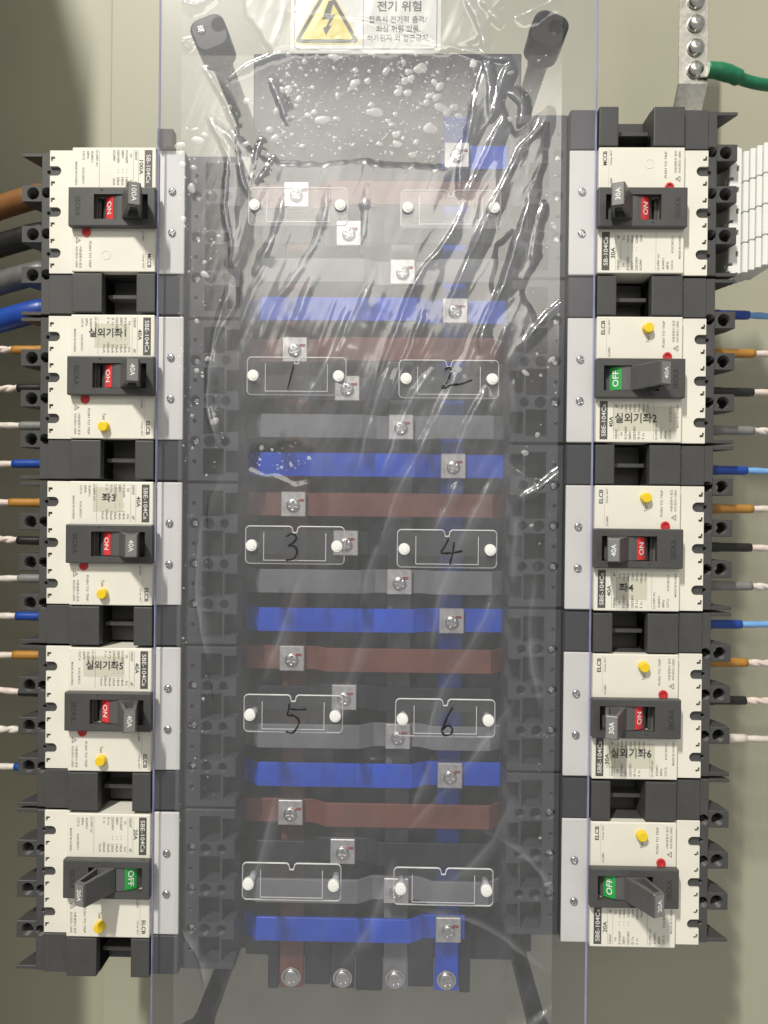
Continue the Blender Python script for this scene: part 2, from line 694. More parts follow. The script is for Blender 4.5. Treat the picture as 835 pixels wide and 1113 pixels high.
def handle_m(ang):
    a = R(ang)
    er = Vector((math.sin(a), -math.cos(a), 0))     # outwards along the lever
    et = Vector((math.cos(a), math.sin(a), 0))      # across it
    return lambda t, r, v: Vector((PIV[0], PIV[1], -v)) + et * t + er * r


def g_handle(ang):
    f = handle_m(ang)
    b = bmesh.new()
    lv = [(20.2, 7.4, 8.8), (29, 6.2, 8.5), (46.4, 4.4, 8.2), (47.4, 3.9, 7.7)]
    rings = []
    for r, t, w in lv:
        rings.append([b.verts.new(f(x, r, 45 + y)) for x, y in ((-t, -w), (t, -w), (t, w), (-t, w))])
    fs = [b.faces.new(rings[0][::-1]), b.faces.new(rings[-1])]
    for i in range(3):
        for k in range(4):
            fs.append(b.faces.new((rings[i][k], rings[i][(k + 1) % 4], rings[i + 1][(k + 1) % 4], rings[i + 1][k])))
    bmesh.ops.recalc_face_normals(b, faces=fs)
    es = [e for e in b.edges if abs((e.verts[0].co - e.verts[1].co).normalized().z) < 0.5]
    bmesh.ops.bevel(b, geom=es, offset=0.35, segments=1, affect='EDGES')
    c = bmesh.new()          # hollow ends of the lever
    for s in (-1, 1):
        vv = []
        for r, t in ((26, 3.8), (44.6, 2.3)):
            for x in (-t, t):
                for w in (4.5, 12):
                    vv.append((f(x, r, 45 + s * w)))
        V = [c.verts.new(p) for p in vv]
        for q in ((0, 1, 3, 2), (4, 6, 7, 5), (0, 2, 6, 4), (1, 5, 7, 3), (0, 4, 5, 1), (2, 3, 7, 6)):
            c.faces.new([V[i] for i in q])
    bmesh.ops.recalc_face_normals(c, faces=c.faces[:])
    return cut(b, c)


def g_tip(ang):
    f = handle_m(ang)
    b = bmesh.new()
    vv = []
    for r in (46.8, 47.65):
        for x in (-3.6, 3.6):
            for w in (-7.4, 7.4):
                vv.append(f(x, r, 45 + w))
    V = [b.verts.new(p) for p in vv]
    for q in ((0, 1, 3, 2), (4, 6, 7, 5), (0, 2, 6, 4), (1, 5, 7, 3), (0, 4, 5, 1), (2, 3, 7, 6)):
        b.faces.new([V[i] for i in q])
    bmesh.ops.recalc_face_normals(b, faces=b.faces[:])
    return b


def g_tip_text(ang, s):
    f = handle_m(ang)
    b = bmesh.new()
    put_text(b, s, lambda x, y: f(y, 47.8, 45 + x), 2.75 * len(s), 3.4, 0.012)
    return b


def g_state_text(ang, s):
    f = handle_m(ang)
    b = bmesh.new()
    put_text(b, s, lambda x, y: f(y, 21.15, 45 + x), 9.0 if s == 'ON' else 11.5, 4.2, 0.012)
    return b


def g_trip():
    b = bmesh.new()
    cyl(b, (29.6, -61.4), 3.3, 0.4, -1.0, 22, bev=0.3)
    c = bmesh.new()
    cyl(c, (29.6, -61.4), 1.9, -0.2, -3, 18)
    return cut(b, c)


def g_test():
    b = bmesh.new()
    cyl(b, (44, -81.4), 3.9, 0.3, -4.6, 24, r2=3.5, bev=0.5)
    return b


def g_ring_mark():
    b = bmesh.new()
    n = 24
    A = []
    for r, d in ((2.9, 0.0), (3.15, -0.25), (3.5, 0.0)):
        A.append([b.verts.new(Vector((44 + r * math.cos(2 * math.pi * i / n), d, -78 + r * math.sin(2 * math.pi * i / n)))) for i in range(n)])
    for j in range(2):
        for i in range(n):
            b.faces.new((A[j][i], A[j][(i + 1) % n], A[j + 1][(i + 1) % n], A[j + 1][i]))
    bmesh.ops.recalc_face_normals(b, faces=b.faces[:])
    return b


def down(u, v, d=-0.12):
    """print that reads downwards with its top towards the busbars"""
    return lambda x, y: Vector((u + 1.9 + y, d, -(v + x)))


def g_strip():
    b = bmesh.new()
    ub(b, 71.5, 77.1, -0.08, 0.02, 2.0, 29.4)
    return b


def g_strip_text(s):
    b = bmesh.new()
    put_text(b, s, down(72.4, 15.7, -0.16), 2.45 * len(s) + 1, 3.0, 0.006)
    return b


def g_bold_print(kind, amp):
    b = bmesh.new()
    put_text(b, amp, down(67.2, 14.5), 2.6 * len(amp), 2.9, 0.012)
    put_text(b, kind, down(73.6, 82), 10, 2.9, 0.02)
    t = [(21.9, 65.2), (21.9, 69.6), (25.5, 67.4)]
    for i in range(3):      # hollow warning triangle
        p, q = Vector(t[i]), Vector(t[(i + 1) % 3])
        c = Vector((23.1, 67.4))
        pi, qi = p.lerp(c, 0.28), q.lerp(c, 0.28)
        b.faces.new([b.verts.new((x.x, -0.12, -x.y)) for x in (p, q, qi, pi)])
    put_text(b, '!', down(21.3, 67.4), 0.4, 1.6)
    return b


def g_fine_print(kind):
    b = bmesh.new()
    el = kind == 'ELCB'
    cols = [('MADE IN KOREA', 19.8, 19, 17, 1.5), ('KSC8321', 25, 20.5, 11.5, 1.5), ('CAT.A', 25.2, 6, 6.5, 1.7),
            ('60Hz', 28.4, 5.6, 5.5, 1.7), ('IEC60947-2', 31.4, 7, 8, 1.5), ('Ui 690V AC', 34.9, 8, 12, 1.6),
            ('220/240V', 50.4, 6.8, 9.8, 1.8), ('25kA' if el else '50kA', 50.4, 24.6, 6, 1.8),
            ('380V', 53.6, 5, 6, 1.8), ('14kA' if el else '18kA', 53.6, 24.6, 6, 1.8),
            ('415/460V', 56.6, 6.8, 9.8, 1.8), ('14kA', 56.6, 24.6, 6, 1.8),
            ('Ue', 59.8, 6, 2.6, 1.8), ('Icu', 59.8, 25.4, 3.2, 1.8), ('100AF', 63.4, 6, 7, 1.9), ('4P', 63.4, 26, 3, 1.9),
            ('Uimp 6kV', 69.2, 82.5, 10.5, 1.7), ('Ui 690V', 69.0, 64.5, 7, 1.6),
            ('PUSH TO TRIP', 30.4, 77.5, 19, 1.7), ('사용설명서 참조', 23.4, 79.5, 16, 1.9), ('KSC8321-2005', 20.6, 79.5, 15, 1.5)]
    if el:
        cols += [('0.1s', 47.4, 5, 5.5, 1.8), ('30mA', 47.4, 24.6, 6.4, 1.8), ('I n', 44.2, 4.5, 4, 1.8), ('100mA', 44.2, 24, 7.4, 1.8), ('15mA', 41.2, 24.6, 6, 1.7), ('Test', 41.5, 74, 5, 2.2)]
    else:
        cols += [('AC690V', 47.4, 6, 8, 1.8), ('5kA', 47.4, 25, 5, 1.8)]
    for v in (14.2, 16.2):
        for u in (50.4, 53.6, 56.6):
            cols.append(('-', u, v + 2, 0.9, 0.35))
    for s, u, v, w, h in cols:
        put_text(b, s, down(u, v), w, h, 0.008)
    for (u0, u1, v0, v1) in ((67.1, 67.25, 2, 29), (63.4, 63.55, 2, 29), (38.5, 38.65, 2, 29), (72.8, 72.9, 62, 89)):
        b.faces.new([b.verts.new((x, -0.12, -y)) for x, y in ((u0, v0), (u1, v0), (u1, v1), (u0, v1))])
    return b


def g_screw_at(u, v, d, r=2.6, ang=20):
    b = bmesh.new()
    n = 22
    prof = [(r, d + 2.0), (r, d - 0.2), (r * 0.85, d - 0.9), (r * 0.45, d - 1.2)]
    rings = [[b.verts.new(Vector((u + rr * math.cos(2 * math.pi * i / n), dd, -v + rr * math.sin(2 * math.pi * i / n)))) for i in range(n)] for rr, dd in prof]
    for j in range(3):
        for i in range(n):
            f = b.faces.new((rings[j][i], rings[j][(i + 1) % n], rings[j + 1][(i + 1) % n], rings[j + 1][i]))
            f.smooth = True
    b.faces.new(rings[-1])
    b.faces.new(rings[0])
    bmesh.ops.recalc_face_normals(b, faces=b.faces[:])
    c = bmesh.new()
    for a in (ang, ang + 90):
        q = Matrix.Translation((u, 0, -v)) @ Matrix.Rotation(R(a), 4, 'Y')
        t = bmesh.new()
        bx(t, -r * .55, r * .55, d - 3, d - 0.3, -r * .13, r * .13)
        bmesh.ops.transform(t, matrix=q, verts=t.verts[:])
        m = bpy.data.meshes.new('t')
        t.to_mesh(m)
        t.free()
        c.from_mesh(m)
        bpy.data.meshes.remove(m)
    return cut(b, c)


def tape_text(s, right, u, v, w, h):
    b = bmesh.new()
    sg = -1 if right else 1
    put_text(b, s, lambda x, y: Vector((u + 1.9 + sg * x, -0.34, -(v) + sg * y)), w, h, 0.012)
    return mesh_from(b, 'tape_text', 'black_print', BM)


GROUP_B = 'circuit breakers in two columns either side of the busbars'
ROW_Z = [0.243 - 0.121 * i for i in range(5)]
XW = 0.2392
RIGHT_OFF = 0.0007


def breaker(i, right, kind, model, amp, on, sticker, label, lever=None):
    zt = ROW_Z[i]
    if right:
        loc = (XW - 0.059, 0.060, zt + RIGHT_OFF - 0.09 + 0.060)
    else:
        loc = (-XW + 0.059, 0.060, zt - 0.060)
    root = empty('circuit_breaker', loc, label, 'circuit breaker', GROUP_B)
    if right:
        root.rotation_euler = (0, math.pi, 0)

    def part(name, key, fn, mat, parent=None):
        return link(name, shared(key, fn, mat), parent or root)
    body = part('housing', 'housing', g_body, 'dark_plastic')
    part('line_housing', 'line_housing', g_line_ledge, 'dark_plastic')
    part('neutral_cover', 'neutral_cover', g_neutral_outer, 'dark_plastic')
    part('neutral_cover', 'neutral_cover_inner', g_neutral_inner, 'dark_plastic')
    part('rib', 'trough_rib', g_trough_rib, 'dark_plastic')
    for v in (30, 60, 90):
        o = part('terminal_barrier', 'terminal_barrier', g_barrier, 'dark_plastic')
        o.location = (0, 0, -v * MM)
    for v in (1.8, 118.2):
        o = part('end_barrier', 'end_barrier', g_endwall, 'dark_plastic')
        o.location = (0, 0, -v * MM)
    for v in (15, 45, 75, 105):
        o = part('terminal_ramp', 'terminal_ramp', g_pocket_floor, 'dark_plastic')
        o.location = (0, 0, -v * MM)
    lb = part('line_terminal_block', 'line_terminal_block', g_line_block, 'dark_plastic')
    for v in (30, 60, 90):
        part('terminal_screw', 'terminal_screw%d' % v, lambda v=v: g_screw_at(106.2, v, 18.2, 2.9, 15 + v), 'steel', lb)
    part('load_cover', 'load_cover', g_load_cover, 'ivory_plastic')
    front = part('front_cover', 'front_cover', g_front, 'ivory_plastic')
    lc = part('line_cover', 'line_cover', g_line_cover, 'ivory_plastic')
    for v in (30, 60):
        part('screw', 'cover_screw%d' % v, lambda v=v: g_screw_at(90.4, v, 4.8, 2.9, 10 + v), 'steel', lc)
    bz = part('bezel', 'bezel', g_bezel, 'bezel_plastic')
    part('slot_wall', 'slot_wall_outer', lambda: g_bezel_well(36.7, 39.5), 'bezel_plastic', bz)
    part('slot_wall', 'slot_wall_inner', lambda: g_bezel_well(74, 76), 'bezel_plastic', bz)
    part('embossed_lettering', 'embossed_lettering', g_emboss, 'emboss_shade', bz)
    ang = 21 if on else -21
    ang = lever if lever is not None else ang
    part('rocker', 'rocker', lambda: arc_patch(14, 20.6, -52, 52, 36.6, 53.6), 'lever_plastic')
    if on:
        st = part('state_mark', 'state_on', lambda: arc_patch(20.3, 20.95, -37, -18, 37.0, 53.2), 'red_print')
        part('lettering', 'on_text', lambda: g_state_text(-27.5, 'ON'), 'white_print', st)
    else:
        st = part('state_mark', 'state_off', lambda: arc_patch(20.3, 20.95, 17, 40, 37.0, 53.2), 'green_print')
        part('lettering', 'off_text', lambda: g_state_text(28.5, 'OFF'), 'white_print', st)
    hd = part('lever', 'lever%d' % ang, lambda: g_handle(ang), 'lever_plastic')
    part('lever_tip', 'lever_tip%d' % ang, lambda: g_tip(ang), 'lever_tip', hd)
    part('lettering', 'lever_text%d%s' % (ang, amp), lambda: g_tip_text(ang, amp), 'white_print', hd)
    part('trip_button', 'trip_button', g_trip, 'red_plastic')
    if kind == 'ELCB':
        part('test_button', 'test_button', g_test, 'yellow_plastic')
    else:
        part('moulded_ring', 'moulded_ring', g_ring_mark, 'ivory_plastic')
    sp = part('model_strip', 'model_strip', g_strip, 'strip_print')
    part('lettering', 'strip_text' + model, lambda: g_strip_text(model), 'white_print', sp)
    tag(part('bold_print', 'bold_print' + kind + amp, lambda: g_bold_print(kind, amp), 'black_print'), kind='stuff')
    tag(part('fine_print', 'fine_print' + kind, lambda: g_fine_print(kind), 'grey_print'), kind='stuff')
    if sticker:
        s, u, v, w, h, tape = sticker
        b = bmesh.new()
        ub(b, tape[0] + 1.9, tape[1] + 1.9, -0.26, -0.18, tape[2], tape[3])
        tp = link('label_tape', mesh_from(b, 'label_tape', 'tape_clear', BM), root)
        link('lettering', tape_text(s, right, u, v, w, h), tp)
    return root


breaker(0, False, 'MCCB', 'SB-104Ca', '100A', True, None, 'breaker with 100A lever and no yellow button, fed by thick coloured cables at left')
breaker(1, False, 'ELCB', 'SBE-104Ca', '40A', True, ('실외기좌1', 43.5, 13, 27, 6.6, (34, 60, 6.5, 24)), 'breaker on red ON whose tape label ends in one, directly below the 100A breaker')
breaker(2, False, 'ELCB', 'SBE-104Ca', '40A', True, ('좌3', 45.5, 11.5, 10, 6.4, (34, 56, 4, 22)), 'breaker on red ON with short tape label ending in three, middle of left column')
breaker(3, False, 'ELCB', 'SBE-104Ca', '40A', True, ('실외기좌5', 43.5, 12.5, 27, 6.4, (28, 58, 6, 21)), 'breaker on red ON whose tape label ends in five, fourth down the left column')
breaker(4, False, 'ELCB', 'SBE-104Ca', '20A', False, None, 'breaker at lower left, 20A lever switched to green OFF, no tape label')
breaker(0, True, 'MCCB', 'SB-104Ca', '30A', True, None, 'breaker with 30A lever and no yellow button, under the earth bar at right')
breaker(1, True, 'ELCB', 'SBE-104Ca', '40A', False, ('실외기좌2', 49.5, 17.5, 30, 7.2, (20, 66, 8, 26)), 'breaker with tape label ending in two, its 40A lever on green OFF')
breaker(2, True, 'ELCB', 'SBE-104Ca', '40A', True, ('좌4', 55, 17, 10.5, 6.4, (40, 62, 8, 24)), 'breaker on red ON with short tape label ending in four, middle of right column')
breaker(3, True, 'ELCB', 'SBE-104Ca', '30A', True, ('실외기좌6', 50, 19, 29, 7.0, (33, 68, 8, 26)), 'breaker with tape label ending in six, its 30A lever on red ON')
breaker(4, True, 'ELCB', 'SBE-104Ca', '20A', False, None, 'breaker at lower right, 20A lever switched to green OFF, no tape label')

# ------------------------------------------------------------------ rails that carry the breakers
for sx, lab in ((-1, 'dark steel rail behind the left column of breakers'), (1, 'dark steel rail behind the right column of breakers')):
    bm = bmesh.new()
    for a, b_ in ((0.125, 0.129), (0.205, 0.209)):
        bx(bm, min(sx * a, sx * b_), max(sx * a, sx * b_), 0.0645, BACK - 0.0003, -0.352, 0.262)
    bx(bm, min(sx * 0.125, sx * 0.209), max(sx * 0.125, sx * 0.209), 0.0605, 0.0643, -0.352, 0.262)
    tag(link('mounting_rail', mesh_from(bm, 'mounting_rail', 'chassis_steel')), lab, 'rail', 'rails behind the breakers')

# ------------------------------------------------------------------ busbars
VX = {k: U(px, 600, 0.060).x for k, px in (('brown', 321), ('black', 377), ('grey', 434.5), ('blue', 490.5))}
COLS = ['brown', 'black', 'grey', 'blue']
VTOP = {'brown': 205, 'black': 225, 'grey': 250, 'blue': 128}

bd = empty('busbar_backboard', (0, 0.10, 0), 'dark insulating board behind the busbars', 'board')
bm = bmesh.new()
p0, p1 = U(276, 58, 0.076), U(556, 1044, 0.076)
bx(bm, p0.x, p1.x, 0.076, 0.082, p1.z, p0.z, 0.001)
link('panel', mesh_from(bm, 'panel', 'board', Matrix.Translation((0, -0.10, 0))), bd)
for z in (0.30, 0.02, -0.27):
    bm = bmesh.new()
    bx(bm, -0.07, 0.06, 0.0823, BACK - 0.0003, z - 0.012, z + 0.012, 0.001)
    link('standoff', mesh_from(bm, 'standoff', 'board', Matrix.Translation((0, -0.10, 0))), bd)


def wscrew(name, loc, r, parent, ang, mat='steel'):
    key = 'wscrew%.4f_%d_%s' % (r, ang, mat)
    if key not in CACHE:
        CACHE[key] = mesh_from(g_screw_at(0, 0, 0, r * 1000, ang), 'screw', mat, Matrix.Scale(MM, 4))
    return link(name, CACHE[key], parent, loc)


ORD = ['topmost', 'second from the top', 'third from the top', 'fourth from the top', 'lowest', 'extra']
for k in COLS:
    x = VX[k]
    zt = U(400, VTOP[k], 0.064).z
    zb = U(400, 1073, 0.064).z
    root = empty('vertical_busbar', (x, 0.064, zb), 'upright %s sleeved busbar behind the crossbars, bare bolt at its foot' % k, 'busbar', 'upright busbars')
    bm = bmesh.new()
    bx(bm, -0.0095, 0.0095, -0.0025, 0.0025, 0.0, zt - zb, 0.0006)
    link('bar', mesh_from(bm, 'bar', k + '_sleeve'), root)
    wscrew('bolt', (0, -0.0045, 0.009), 0.0062, root, 30, 'galvanised')
    bm = bmesh.new()
    cyl(bm, (0, 0.009), 0.0078, -0.0036, -0.0026, 24)
    link('washer', mesh_from(bm, 'washer', 'galvanised'), root)

# black comb at the foot of the upright bars
comb = empty('busbar_comb', (0, 0.08, U(400, 1073, 0.07).z), 'black comb-shaped insulator between the feet of the upright busbars', 'insulator')
zb = U(400, 1073, 0.07).z
xs = sorted(VX.values())
for i in range(5):
    xa = (xs[i - 1] + 0.0105) if i else xs[0] - 0.019
    xb = (xs[i] - 0.0105) if i < 4 else xs[3] + 0.019
    bm = bmesh.new()
    bx(bm, xa, xb, -0.018, 0.006, 0.002 + 0.004 * (i % 2), 0.052, 0.0008)
    link('tooth', mesh_from(bm, 'tooth', 'board'), comb)

XA, XB = U(262, 600, 0.05).x, U(556, 600, 0.05).x


def cross_bar(k, z, order, label, XA=XA, XB=XB, ends=(-1, 1)):
    xp = VX[k]
    root = empty('crossbar', (xp, 0.052, z), label, 'busbar', 'crossbars between the breakers')
    hw = 0.0092
    lvl0, lvl1 = 0.0, -0.008
    prof = []
    for x, d in ((XA, 0.001), (XA + 0.006, 0.001), (XA + 0.016, lvl1)):
        prof.append((x, d))
    if xp - XA > 0.055:
        prof += [(xp - 0.030, lvl1), (xp - 0.019, lvl0)]
    else:
        prof = [(XA, lvl0), (min(xp - 0.02, XA + 0.001) if xp - XA < 0.025 else xp - 0.02, lvl0)]
    if XB - xp > 0.05:
        prof += [(xp + 0.017, lvl0), (xp + 0.028, lvl1), (XB - 0.016, lvl1), (XB - 0.006, 0.001), (XB, 0.001)]
    else:
        prof += ([(xp + 0.02, lvl0)] if XB - xp > 0.025 else []) + [(XB, lvl0)]
    pts = [(x - xp, d - 0.0015) for x, d in prof] + [(x - xp, d + 0.0015) for x, d in prof[::-1]]
    bm = bmesh.new()
    prism(bm, pts, -hw, hw, 'z', 0.0004)
    link('sleeve', mesh_from(bm, 'sleeve', k + '_sleeve'), root)
    bm = bmesh.new()
    bx(bm, -0.0098, 0.0098, -0.0062, -0.0017, -0.0098, 0.0098, 0.0006)
    pl = link('contact_plate', mesh_from(bm, 'contact_plate', 'tin_plate'), root)
    wscrew('screw', (0, -0.0072, -0.001), 0.0052, pl, random.choice((5, 25, 50, 70)), 'galvanised')
    bm = bmesh.new()
    mkx = 0.0034 + random.uniform(-.001, .001)
    bx(bm, mkx, mkx + 0.0044, -0.0068, -0.0063, 0.0022, 0.0042, 0.0002)
    link('torque_mark', mesh_from(bm, 'torque_mark', 'red_ink'), pl)
    bm = bmesh.new()
    bx(bm, -0.0085, 0.0085, 0.0018, 0.0092, -0.0085, 0.0085)
    link('spacer', mesh_from(bm, 'spacer', 'tin_plate'), root)
    for s, xe in ((-1, XA), (1, XB)):
        if s not in ends:
            continue
        bm = bmesh.new()
        x0, x1 = sorted((xe - xp + s * 0.0003, xe - xp + s * 0.0125))
        bx(bm, x0, x1, -0.003, 0.002, -0.008, 0.008, 0.0004)
        e = link('end_tab', mesh_from(bm, 'end_tab', 'tin_plate'), root)
        wscrew('screw', (xe - xp + s * 0.007, -0.0042, 0), 0.0042, e, 40, 'galvanised')


for k_i, k in enumerate(COLS):
    for i in range(5):
        z = ROW_Z[i] - 0.015 - 0.030 * k_i
        if k == 'blue':
            lab = '%s sleeved crossbar, %s' % (k, ['just above handwritten cards one and two', 'between handwritten cards one and three', 'between handwritten cards three and five', 'between card five and the blank card below it', 'lowest of all crossbars'][i])
        else:
            lab = '%s sleeved crossbar with silver screw plate, %s of the %s ones' % (k, ORD[i], k)
        if k == 'blue' and i == 4:
            cross_bar(k, z, i, lab, XB=VX['blue'] + 0.013, ends=(-1,))
        else:
            cross_bar(k, z, i, lab)
cross_bar('blue', ROW_Z[0] + 0.016, 5, 'short blue sleeved crossbar, highest of all, below the warning label', XA=VX['blue'] - 0.012, ends=(1,))

# ------------------------------------------------------------------ clear cover
SY0, SY1 = -0.0036, -0.0006
cov = empty('clear_cover', (0, SY1, -0.46), 'rigid clear acrylic cover sheet over the busbars', 'cover')
bm = bmesh.new()
bx(bm, -0.1572, 0.1572, SY0, SY1, -0.46, 0.46, 0.0011, 2)
me = mesh_from(bm, 'sheet', 'acrylic', Matrix.Translation((0, -SY1, 0.46)))
me.materials.append(MATS['acrylic_edge'])
for p in me.polygons:
    if abs(p.normal.y) < 0.97:
        p.material_index = 1
link('sheet', me, cov)

# cards with rivets
GL = {1: [(-.06, .9), (-.5, -.9)],
      2: [(-.45, .75), (-.05, .95), (.0, .55), (-.25, -.1), (-.6, -.55), (.1, -.35), (.8, -.25), (1.6, .05)],
      3: [(-.3, .75), (.1, .95), (.45, .7), (.2, .3), (-.1, .1), (.3, .05), (.5, -.35), (.25, -.85), (-.3, -.95)],
      4: [(-.1, .9), (-.35, .35), (-.6, -.15), (.1, -.15), (.9, .0)],
      5: [(-.25, .95), (-.3, .5), (-.35, .1), (.1, .05), (.45, -.3), (.3, -.85), (-.05, -1.2), (-.5, -1.1)],
      6: [(.35, 1.0), (.0, .4), (-.25, -.2), (-.45, -.75), (-.2, -1.05), (.2, -.95), (.3, -.55), (-.05, -.35), (-.4, -.65)]}
GL2 = {4: [(.3, .65), (.2, -.1), (.0, -1.0)], 5: [(-.2, .55), (.4, .5), (1.0, .55)]}


def stroke(bm, pts, cx, cz, s, y, w):
    P = smooth_path([Vector((cx + p[0] * s, y, cz + p[1] * s)) for p in pts], 7)
    n = len(P)
    L, Rr = [], []
    for i, p in enumerate(P):
        t = (P[min(i + 1, n - 1)] - P[max(i - 1, 0)])
        t.y = 0
        t.normalize()
        nn = Vector((-t.z, 0, t.x))
        ww = w * (0.75 + 0.5 * noise.noise(Vector((i * .3, cx * 90, cz * 90)))) * (0.55 if i in (0, n - 1) else 1)
        L.append(bm.verts.new(p + nn * ww))
        Rr.append(bm.verts.new(p - nn * ww))
    for i in range(n - 1):
        bm.faces.new((L[i], L[i + 1], Rr[i + 1], Rr[i]))


CARD_L = ['blank clear card with rivets at left under the warning label', 'blank clear card with rivets at right under the warning label',
          'clear riveted card with the handwritten number one', 'clear riveted card with the handwritten number two', 'clear riveted card with the handwritten number three', 'clear riveted card with the handwritten number four',
          'clear riveted card with the handwritten number five', 'clear riveted card with the handwritten number six', 'blank clear card below the card numbered five', 'blank clear card below the card numbered six']
CARDS = []
cy1 = SY0 - 0.0002
cy0 = cy1 - 0.0016
for i in range(5):
    for s in (0, 1):
        idx = i * 2 + s
        c = U((320.5, 486)[s], 592.5 + s * 4, cy0)
        cx, cz = c.x, c.z + (2 - i) * 0.121
        root = empty('name_card', (cx, cy1, cz - 0.0138), CARD_L[idx], 'name card', 'clear cards riveted to the cover')
        X0, X1, Z0, Z1 = -0.0358, 0.0358, 0.0, 0.0276
        pts = rrect(X0, X1, Z0, Z1, 0.0034, 5)
        # notch in the middle of the upper edge
        top = [(0.0035, Z1), (0.0018, Z1 - 0.0012), (0.0010, Z1 - 0.0045), (-0.0010, Z1 - 0.0045), (-0.0018, Z1 - 0.0012), (-0.0035, Z1)]
        pts = pts[:6] + top + pts[6:]
        bm = bmesh.new()
        prism(bm, pts, cy0 - cy1, 0, 'y', 0.0007)
        me = mesh_from(bm, 'plate', 'card_clear')
        me.materials.append(MATS['card_edge'])
        for p in me.polygons:
            if abs(p.normal.y) < 0.9:
                p.material_index = 1
        link('plate', me, root)
        # raised rims of the insert pocket
        bm = bmesh.new()
        for a in ((-0.0225, -0.0220, 0.003, 0.0225), (0.0220, 0.0225, 0.003, 0.0225), (-0.0225, 0.0225, 0.0026, 0.0031)):
            bx(bm, a[0], a[1], cy0 - cy1 - 0.0004, cy0 - cy1 - 0.00005, a[2], a[3])
        link('pocket_rim', mesh_from(bm, 'pocket_rim', 'card_edge'), root)
        for sx in (-1, 1):
            bm = bmesh.new()
            cyl(bm, (sx * 0.0305, 0.0133), 0.0044, cy0 - cy1 - 0.0001, cy0 - cy1 - 0.0044, 22, r2=0.0040, bev=0.0005)
            cyl(bm, (sx * 0.0305 + 0.0004, 0.0130), 0.0022, cy0 - cy1 - 0.0043, cy0 - cy1 - 0.0048, 16)
            rv = link('rivet', mesh_from(bm, 'rivet', 'rivet_white'), root)
            bm = bmesh.new()
            cyl(bm, (sx * 0.0305 + (0.0006 if sx > 0 else 0.0007), 0.0126), 0.0024, 0.0040, 0.013, 14)
            link('rivet_stem', mesh_from(bm, 'rivet_stem', 'rivet_white'), rv)
        CARDS.append(root)

# ------------------------------------------------------------------ warning label on the cover
a, b_ = U(316, 58, SY0), U(479, 56, SY0)
LX0, LX1, LZ0 = a.x, b_.x, a.z
LZ1 = LZ0 + 0.058
wl = empty('warning_label', ((LX0 + LX1) / 2, SY0, LZ0), 'white electrical warning label with yellow lightning triangle', 'label')
ly = -0.0003


def wmesh(name, bm, mat, parent=wl):
    return link(name, mesh_from(bm, name, mat), parent)


w2 = (LX1 - LX0) / 2
bm = bmesh.new()
prism(bm, rrect(-w2, w2, 0, LZ1 - LZ0, 0.003), ly, ly + 0.0002, 'y')
wmesh('backing', bm, 'label_white')
bm = bmesh.new()
o1, i1 = rrect(-w2 + .0026, w2 - .0026, .0026, .0554, .003), rrect(-w2 + .0031, w2 - .0031, .0031, .0549, .0026)
A = [bm.verts.new((p[0], ly - .00008, p[1])) for p in o1]
B = [bm.verts.new((p[0], ly - .00008, p[1])) for p in i1]
for i in range(len(A)):
    bm.faces.new((A[i], A[(i + 1) % len(A)], B[(i + 1) % len(A)], B[i]))
bm.faces.new([bm.verts.new((x, ly - .00008, z)) for x, z in ((-.0019, .0032), (-.0015, .0032), (-.0015, .0548), (-.0019, .0548))])
wmesh('border_print', bm, 'black_print')


def rtri(cx, z0, half, hgt, r, n=4):
    pts = []
    C = [Vector((cx + half, z0)), Vector((cx, z0 + hgt)), Vector((cx - half, z0))]
    for i in range(3):
        p, c, q = C[i - 1], C[i], C[(i + 1) % 3]
        a, b2 = c + (p - c).normalized() * r, c + (q - c).normalized() * r
        for j in range(n + 1):
            t = j / n
            pts.append(tuple(a * (1 - t) ** 2 + c * 2 * t * (1 - t) + b2 * t * t))
    return pts


tcx = -0.0285 + 0.0008
for nm, half, z0, hh, rr, mat, yy in (('triangle_rim', .0250, .0062, .0435, .0050, 'yellow_print', .00010), ('triangle_border', .0236, .0071, .0410, .0045, 'black_print', .00014), ('triangle_fill', .0190, .0097, .0330, .0020, 'yellow_print', .00018)):
    bm = bmesh.new()
    bm.faces.new([bm.verts.new((p[0], ly - yy, p[1])) for p in rtri(tcx, z0, half, hh, rr)])
    wmesh(nm, bm, mat)
bm = bmesh.new()
for poly in ([(.001, .037), (.005, .037), (.0022, .0268), (.0062, .0275), (.0006, .0178), (-.0006, .0184), (.0018, .0243), (-.0038, .0236)],
             [(-.0030, .0180), (.0034, .0196), (-.0006, .0126)]):
    bm.faces.new([bm.verts.new((tcx + p[0], ly - .00022, p[1])) for p in poly])
wmesh('lightning_arrow', bm, 'black_print')
bm = bmesh.new()
lz = lambda py: U(440, py, SY0).z - LZ0
for s, px0, px1, py, h, bo in (('전기 위험', 410, 458, 7, 0.0075, .02), ('접촉시 전기적 충격/', 401, 464, 21.5, .0050, .008), ('화상 위험 있음.', 409, 457, 31.5, .0050, .008), ('허가된자 외 접근금지.', 399, 467, 41.5, .0050, .008)):
    x0, x1 = U(px0, py, SY0).x - (LX0 + LX1) / 2, U(px1, py, SY0).x - (LX0 + LX1) / 2
    put_text(bm, s, lambda x, y, x0=x0, x1=x1, py=py: Vector(((x0 + x1) / 2 + x, ly - .00012, lz(py) + y)), x1 - x0, h, bo)
wmesh('lettering', bm, 'black_print')

# ------------------------------------------------------------------ protective film, loose and wrinkled
FX0, FX1, FZ0, FZ1 = -0.1395, 0.131, -0.425, 0.425
NX, NZ = 300, 820
FY = -0.0066


def to_px(P):
    d = (P - np.array(CAM)) @ np.array(ROT)
    return PW / 2 + FPX * d[:, 0] / d[:, 1], PH / 2 - FPX * d[:, 2] / d[:, 1]


